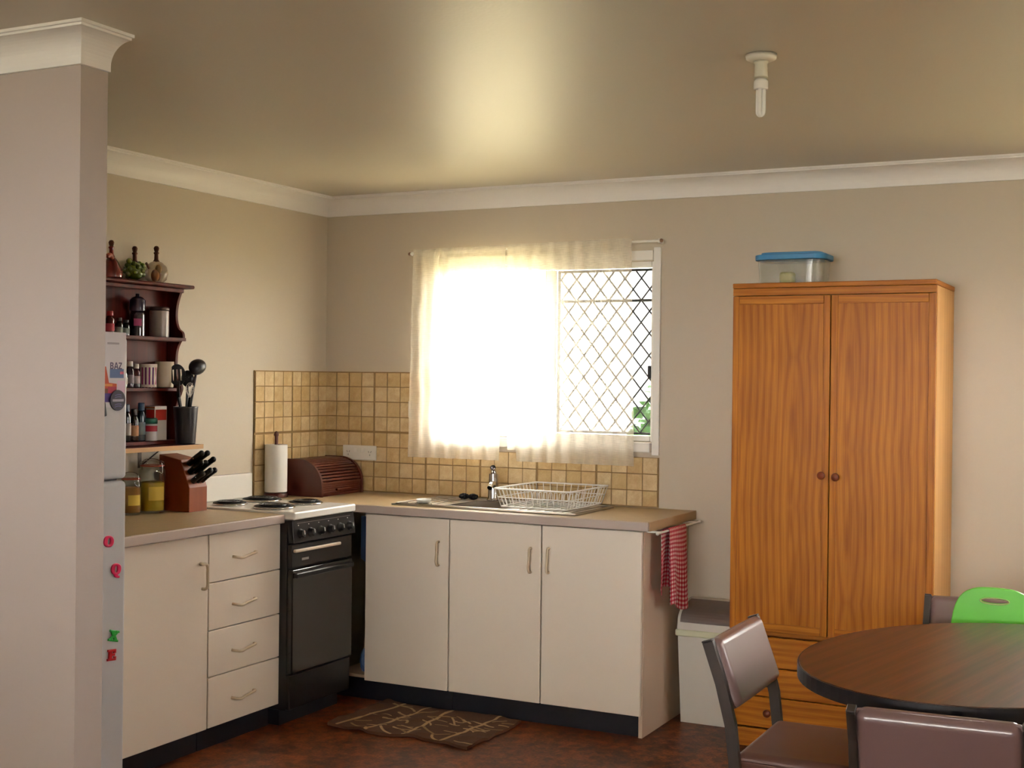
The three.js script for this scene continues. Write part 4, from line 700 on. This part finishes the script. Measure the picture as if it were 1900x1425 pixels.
    const g = new THREE.BufferGeometry(); g.setAttribute('position', new THREE.Float32BufferAttribute(pos, 3)); g.setAttribute('uv', new THREE.Float32BufferAttribute(uv, 2)); g.setIndex(idx); g.computeVertexNormals();
    part(tow, name, g, towelM);
  }
  sheet(0.25, 0.46, 0.345, 1, 0.3, 'front_fold'); sheet(0.30, 0.50, 0.27, -1, 1.6, 'back_fold');
}
// ---------------------------------------------------------------- floor mat
{
  const cv = document.createElement('canvas'); cv.width = 1024; cv.height = 700; const c = cv.getContext('2d');
  c.fillStyle = '#5c3d28'; c.fillRect(0, 0, 1024, 700);
  for (let k = 0; k < 9000; k++) { c.fillStyle = rnd() < 0.5 ? 'rgba(40,24,14,0.35)' : 'rgba(120,86,58,0.3)'; c.fillRect(rnd() * 1024, rnd() * 700, 4, 3); }
  c.lineCap = 'round';
  const stroke = (x0, y0, x1, y1, w, col, b = 0) => { c.strokeStyle = col; c.lineWidth = w; c.beginPath(); c.moveTo(x0, y0); c.quadraticCurveTo((x0 + x1) / 2 + b, (y0 + y1) / 2 - b, x1, y1); c.stroke(); };
  const cols = ['#b8966a', '#a8885e', '#96764c'];
  for (const [x, t] of [[70, 90], [300, 60], [560, -40], [820, 50]]) stroke(x, 690, x + t, 10, 24, cols[0], 0);
  for (let k = 0; k < 40; k++) { const x = R(40, 980), y = R(40, 660), a = R(-0.9, 0.9), l = R(70, 190); stroke(x, y, x + Math.cos(a) * l, y + Math.sin(a) * l, R(11, 19), cols[k % 3], R(-30, 30)); }
  const t = new THREE.CanvasTexture(cv); t.colorSpace = THREE.SRGBColorSpace;
  const nx = 60, ny = 40, g = new THREE.BoxGeometry(0.70, 0.012, 0.46, nx, 1, ny), p = g.attributes.position;
  for (let i = 0; i < p.count; i++) { const x = p.getX(i), z = p.getZ(i); const e = Math.max(0, fbm(x * 5 + 3, z * 5, 2)); p.setY(i, p.getY(i) + 0.012 * e); p.setX(i, x + 0.01 * noise(z * 5, 2)); p.setZ(i, z + 0.018 * noise(x * 4, 7)); }
  g.computeVertexNormals();
  const side = tint(0x5c3d28, 0.95), m = std({ map: t, roughness: 0.95 });
  solo('floor_mat', 'brown floor mat with pale bamboo strokes in front of the sink cabinet', 'mat', g, [side, side, m, side, side, side], [1.085, 0.0075, 0.80], [0, -0.03, 0]);
}
// ---------------------------------------------------------------- ceiling light
{
  const o = thing('ceiling_light', 'white batten lampholder with a bare compact fluorescent bulb on the ceiling', 'light', [2.88, CH, 2.043]);
  part(o, 'rose', lathe([[0, -0.018], [0.03, -0.018], [0.042, -0.012], [0.044, 0], [0, 0]].reverse(), 32), tint(0xe6dfd0, 0.4));
  part(o, 'holder', lathe([[0, 0], [0.02, 0], [0.019, 0.006], [0.0175, 0.04], [0.02, 0.042], [0.02, 0.048], [0, 0.048]], 28), tint(0xd8d2be, 0.4), [0, -0.066, 0]);
  const b = part(o, 'bulb_base', lathe([[0, 0], [0.019, 0], [0.0205, 0.004], [0.0205, 0.022], [0.016, 0.03], [0, 0.03]], 28), M.whiteGloss, [0, -0.098, 0]);
  for (const [x, z] of [[-0.0085, 0], [0.0085, 0], [0, 0.009]]) part(b, 'bulb_tube', tube([[x, 0.0, z], [x, -0.055, z], [x * 0.8, -0.068, z * 0.8], [0, -0.073, 0]], 0.0058, 20, 10), phy({ color: 0xeceae4, roughness: 0.15 }));
}
// ---------------------------------------------------------------- dining table, chairs, booster seat
{
  const o = thing('dining_table', 'oval wood-grain laminate dining table with a black edge', 'table', [3.50, 0, 1.90]);
  const a = 0.62, b = 0.46, th = -70 * Math.PI / 180;
  const ell = (A, B, n = 96) => { const p = []; for (let k = 0; k < n; k++) { const t = k / n * 6.2832; const x = A * Math.cos(t), z = B * Math.sin(t); p.push([x * Math.cos(th) - z * Math.sin(th), -(x * Math.sin(th) + z * Math.cos(th))]); } return p; };
  const g = extrude(ell(a - 0.004, b - 0.004), 0.028, 0); g.rotateX(-Math.PI / 2);
  const tg = metres(g, 'y', 1); { const uv = tg.attributes.uv; for (let i = 0; i < uv.count; i++) { const x = uv.getX(i), z = uv.getY(i); uv.setXY(i, (x * 0.98 + z * 0.2) / 0.55, (z * 0.98 - x * 0.2) / 1.1); } }
  part(o, 'tabletop', tg, M.table, [0, 0.712, 0]);
  const e = extrude(ell(a, b), 0.034, 0.001, [ell(a - 0.004, b - 0.004).reverse()]); e.rotateX(-Math.PI / 2);
  part(o, 'edge_band', e, M.tableEdge, [0, 0.7035, 0], null, 'black edge band');
  for (const [sx, sz] of [[1, 1], [1, -1], [-1, 1], [-1, -1]]) { const x = sx * 0.36, z = sz * 0.24, X = x * Math.cos(th) - z * Math.sin(th), Z = x * Math.sin(th) + z * Math.cos(th); part(o, 'leg', rod([X * 0.85, 0.71, Z * 0.85], [X * 1.05, 0, Z * 1.05], 0.014, 12), M.chairFrame); }
  part(o, 'apron_ring', (() => { const q = ell(0.36, 0.26, 40).map(([x, y]) => [x, 0.695, -y]); return tube(q, 0.012, 120, 8, true); })(), M.chairFrame);
}
function chair(x, z, turn, w, h, label) { // origin: floor under the rear posts at seat height; faces local +z
  const o = thing('dining_chair', label, 'chair', [x, 0, z], turn, 'dining chairs at the oval table');
  const hw = w / 2, up = h - 0.775;
  for (const s of [-1, 1]) {
    part(o, 'rear_post', bar([[s * hw, 0.0, -0.045], [s * hw, 0.25, -0.012], [s * hw, 0.43, 0.0], [s * hw, 0.55, -0.014], [s * hw, 0.66, -0.042], [s * hw, h - 0.006, -0.080]], 0.02, 0.03), M.chairFrame);
    part(o, 'post_cap', rb(0.021, 0.005, 0.031, 0.002), M.chairFrame, [s * hw, h - 0.003, -0.082], [-0.34, 0, 0]);
    part(o, 'front_leg', rod([s * hw, 0, 0.40], [s * (hw - 0.015), 0.42, 0.37], 0.011, 10), M.chairFrame);
    part(o, 'seat_rail', rod([s * (hw - 0.012), 0.415, 0.0], [s * (hw - 0.015), 0.415, 0.37], 0.009, 8), M.chairFrame);
  }
  // seat pad
  const seat = new RoundedBoxGeometry(w - 0.026, 0.048, 0.40, 5, 0.022), p = seat.attributes.position;
  for (let i = 0; i < p.count; i++) { const u = p.getX(i) / (w / 2), v = p.getZ(i) / 0.2; if (p.getY(i) > 0) p.setY(i, p.getY(i) + 0.010 * (1 - u * u) * (1 - v * v)); } seat.computeVertexNormals();
  const st = part(o, 'seat', seat, M.seatVinyl, [0, 0.449, 0.195]);
  part(st, 'piping', tube([[-(w / 2 - 0.016), 0, -0.195], [w / 2 - 0.016, 0, -0.195], [w / 2 - 0.016, 0, 0.195], [-(w / 2 - 0.016), 0, 0.195]], 0.004, 120, 6, true, 0.06), M.seatVinyl);
  // padded back, leaning with the posts and slightly curved
  const pad = new RoundedBoxGeometry(w - 0.022, 0.195, 0.048, 6, 0.022), q = pad.attributes.position;
  for (let i = 0; i < q.count; i++) { const u = q.getX(i) / (w / 2), v = q.getY(i) / 0.1; q.setZ(i, q.getZ(i) + (q.getZ(i) > 0 ? 0.006 : -0.004) * (1 - u * u) * (1 - v * v)); } pad.computeVertexNormals();
  const bk = part(o, 'backrest', pad, M.vinyl, [0, 0.682 + up, -0.042], [-0.345, 0, 0]);
  part(bk, 'piping', tube([[-(w / 2 - 0.014), -0.093, 0], [w / 2 - 0.014, -0.093, 0], [w / 2 - 0.014, 0.093, 0], [-(w / 2 - 0.014), 0.093, 0]], 0.0045, 120, 6, true, 0.06), M.vinyl);
  return o;
}
chair(2.878, 1.985, Math.PI / 2, 0.435, 0.775, 'dining chair with a shiny mauve-grey padded back between the bin and the table');
chair(3.458, 2.52, Math.PI + 0.06, 0.378, 0.737, 'dining chair pushed in with its mauve back against the table edge, away from the cupboard');
chair(3.41, 1.17, 0, 0.42, 0.775, 'dining chair behind the table that carries the green booster seat');
{
  const o = thing('booster_seat', 'bright green plastic booster seat with a handle slot on a dining chair', 'booster seat', [3.424, 0.487, 1.17]);
  const s = new THREE.Shape(); s.moveTo(-0.14, 0); s.lineTo(-0.13, 0.22); s.bezierCurveTo(-0.12, 0.30, -0.10, 0.325, -0.05, 0.335); s.quadraticCurveTo(0, 0.340, 0.05, 0.335); s.bezierCurveTo(0.10, 0.325, 0.12, 0.30, 0.13, 0.22); s.lineTo(0.14, 0); s.lineTo(-0.14, 0);
  const h = new THREE.Path(); h.absellipse(0, 0.298, 0.043, 0.009, 0, Math.PI * 2, true); s.holes.push(h);
  const g = new THREE.ExtrudeGeometry(s, { depth: 0.012, bevelEnabled: true, bevelSize: 0.003, bevelThickness: 0.003, bevelSegments: 3, curveSegments: 24 });
  part(o, 'back_panel', g, M.green, [0, 0.004, 0.028]);
  part(o, 'base', rb(0.28, 0.07, 0.24, 0.015, 3), M.green, [0, 0.040, 0.17]);
  for (const x of [-0.132, 0.132]) part(o, 'armrest', rb(0.02, 0.12, 0.18, 0.008), M.green, [x, 0.13, 0.14]);
  part(o, 'slot_rim', (() => { const q = []; for (let k = 0; k < 28; k++) { const t = k / 28 * 6.283; q.push([0.044 * Math.cos(t), 0.302 + 0.010 * Math.sin(t), 0.044]); } return tube(q, 0.0022, 80, 6, true); })(), tint(0xa9c070, 0.4));
}
scene.traverse((o) => { if (o.isMesh) { o.castShadow = true; o.receiveShadow = true; } });
renderer.render(scene, camera);
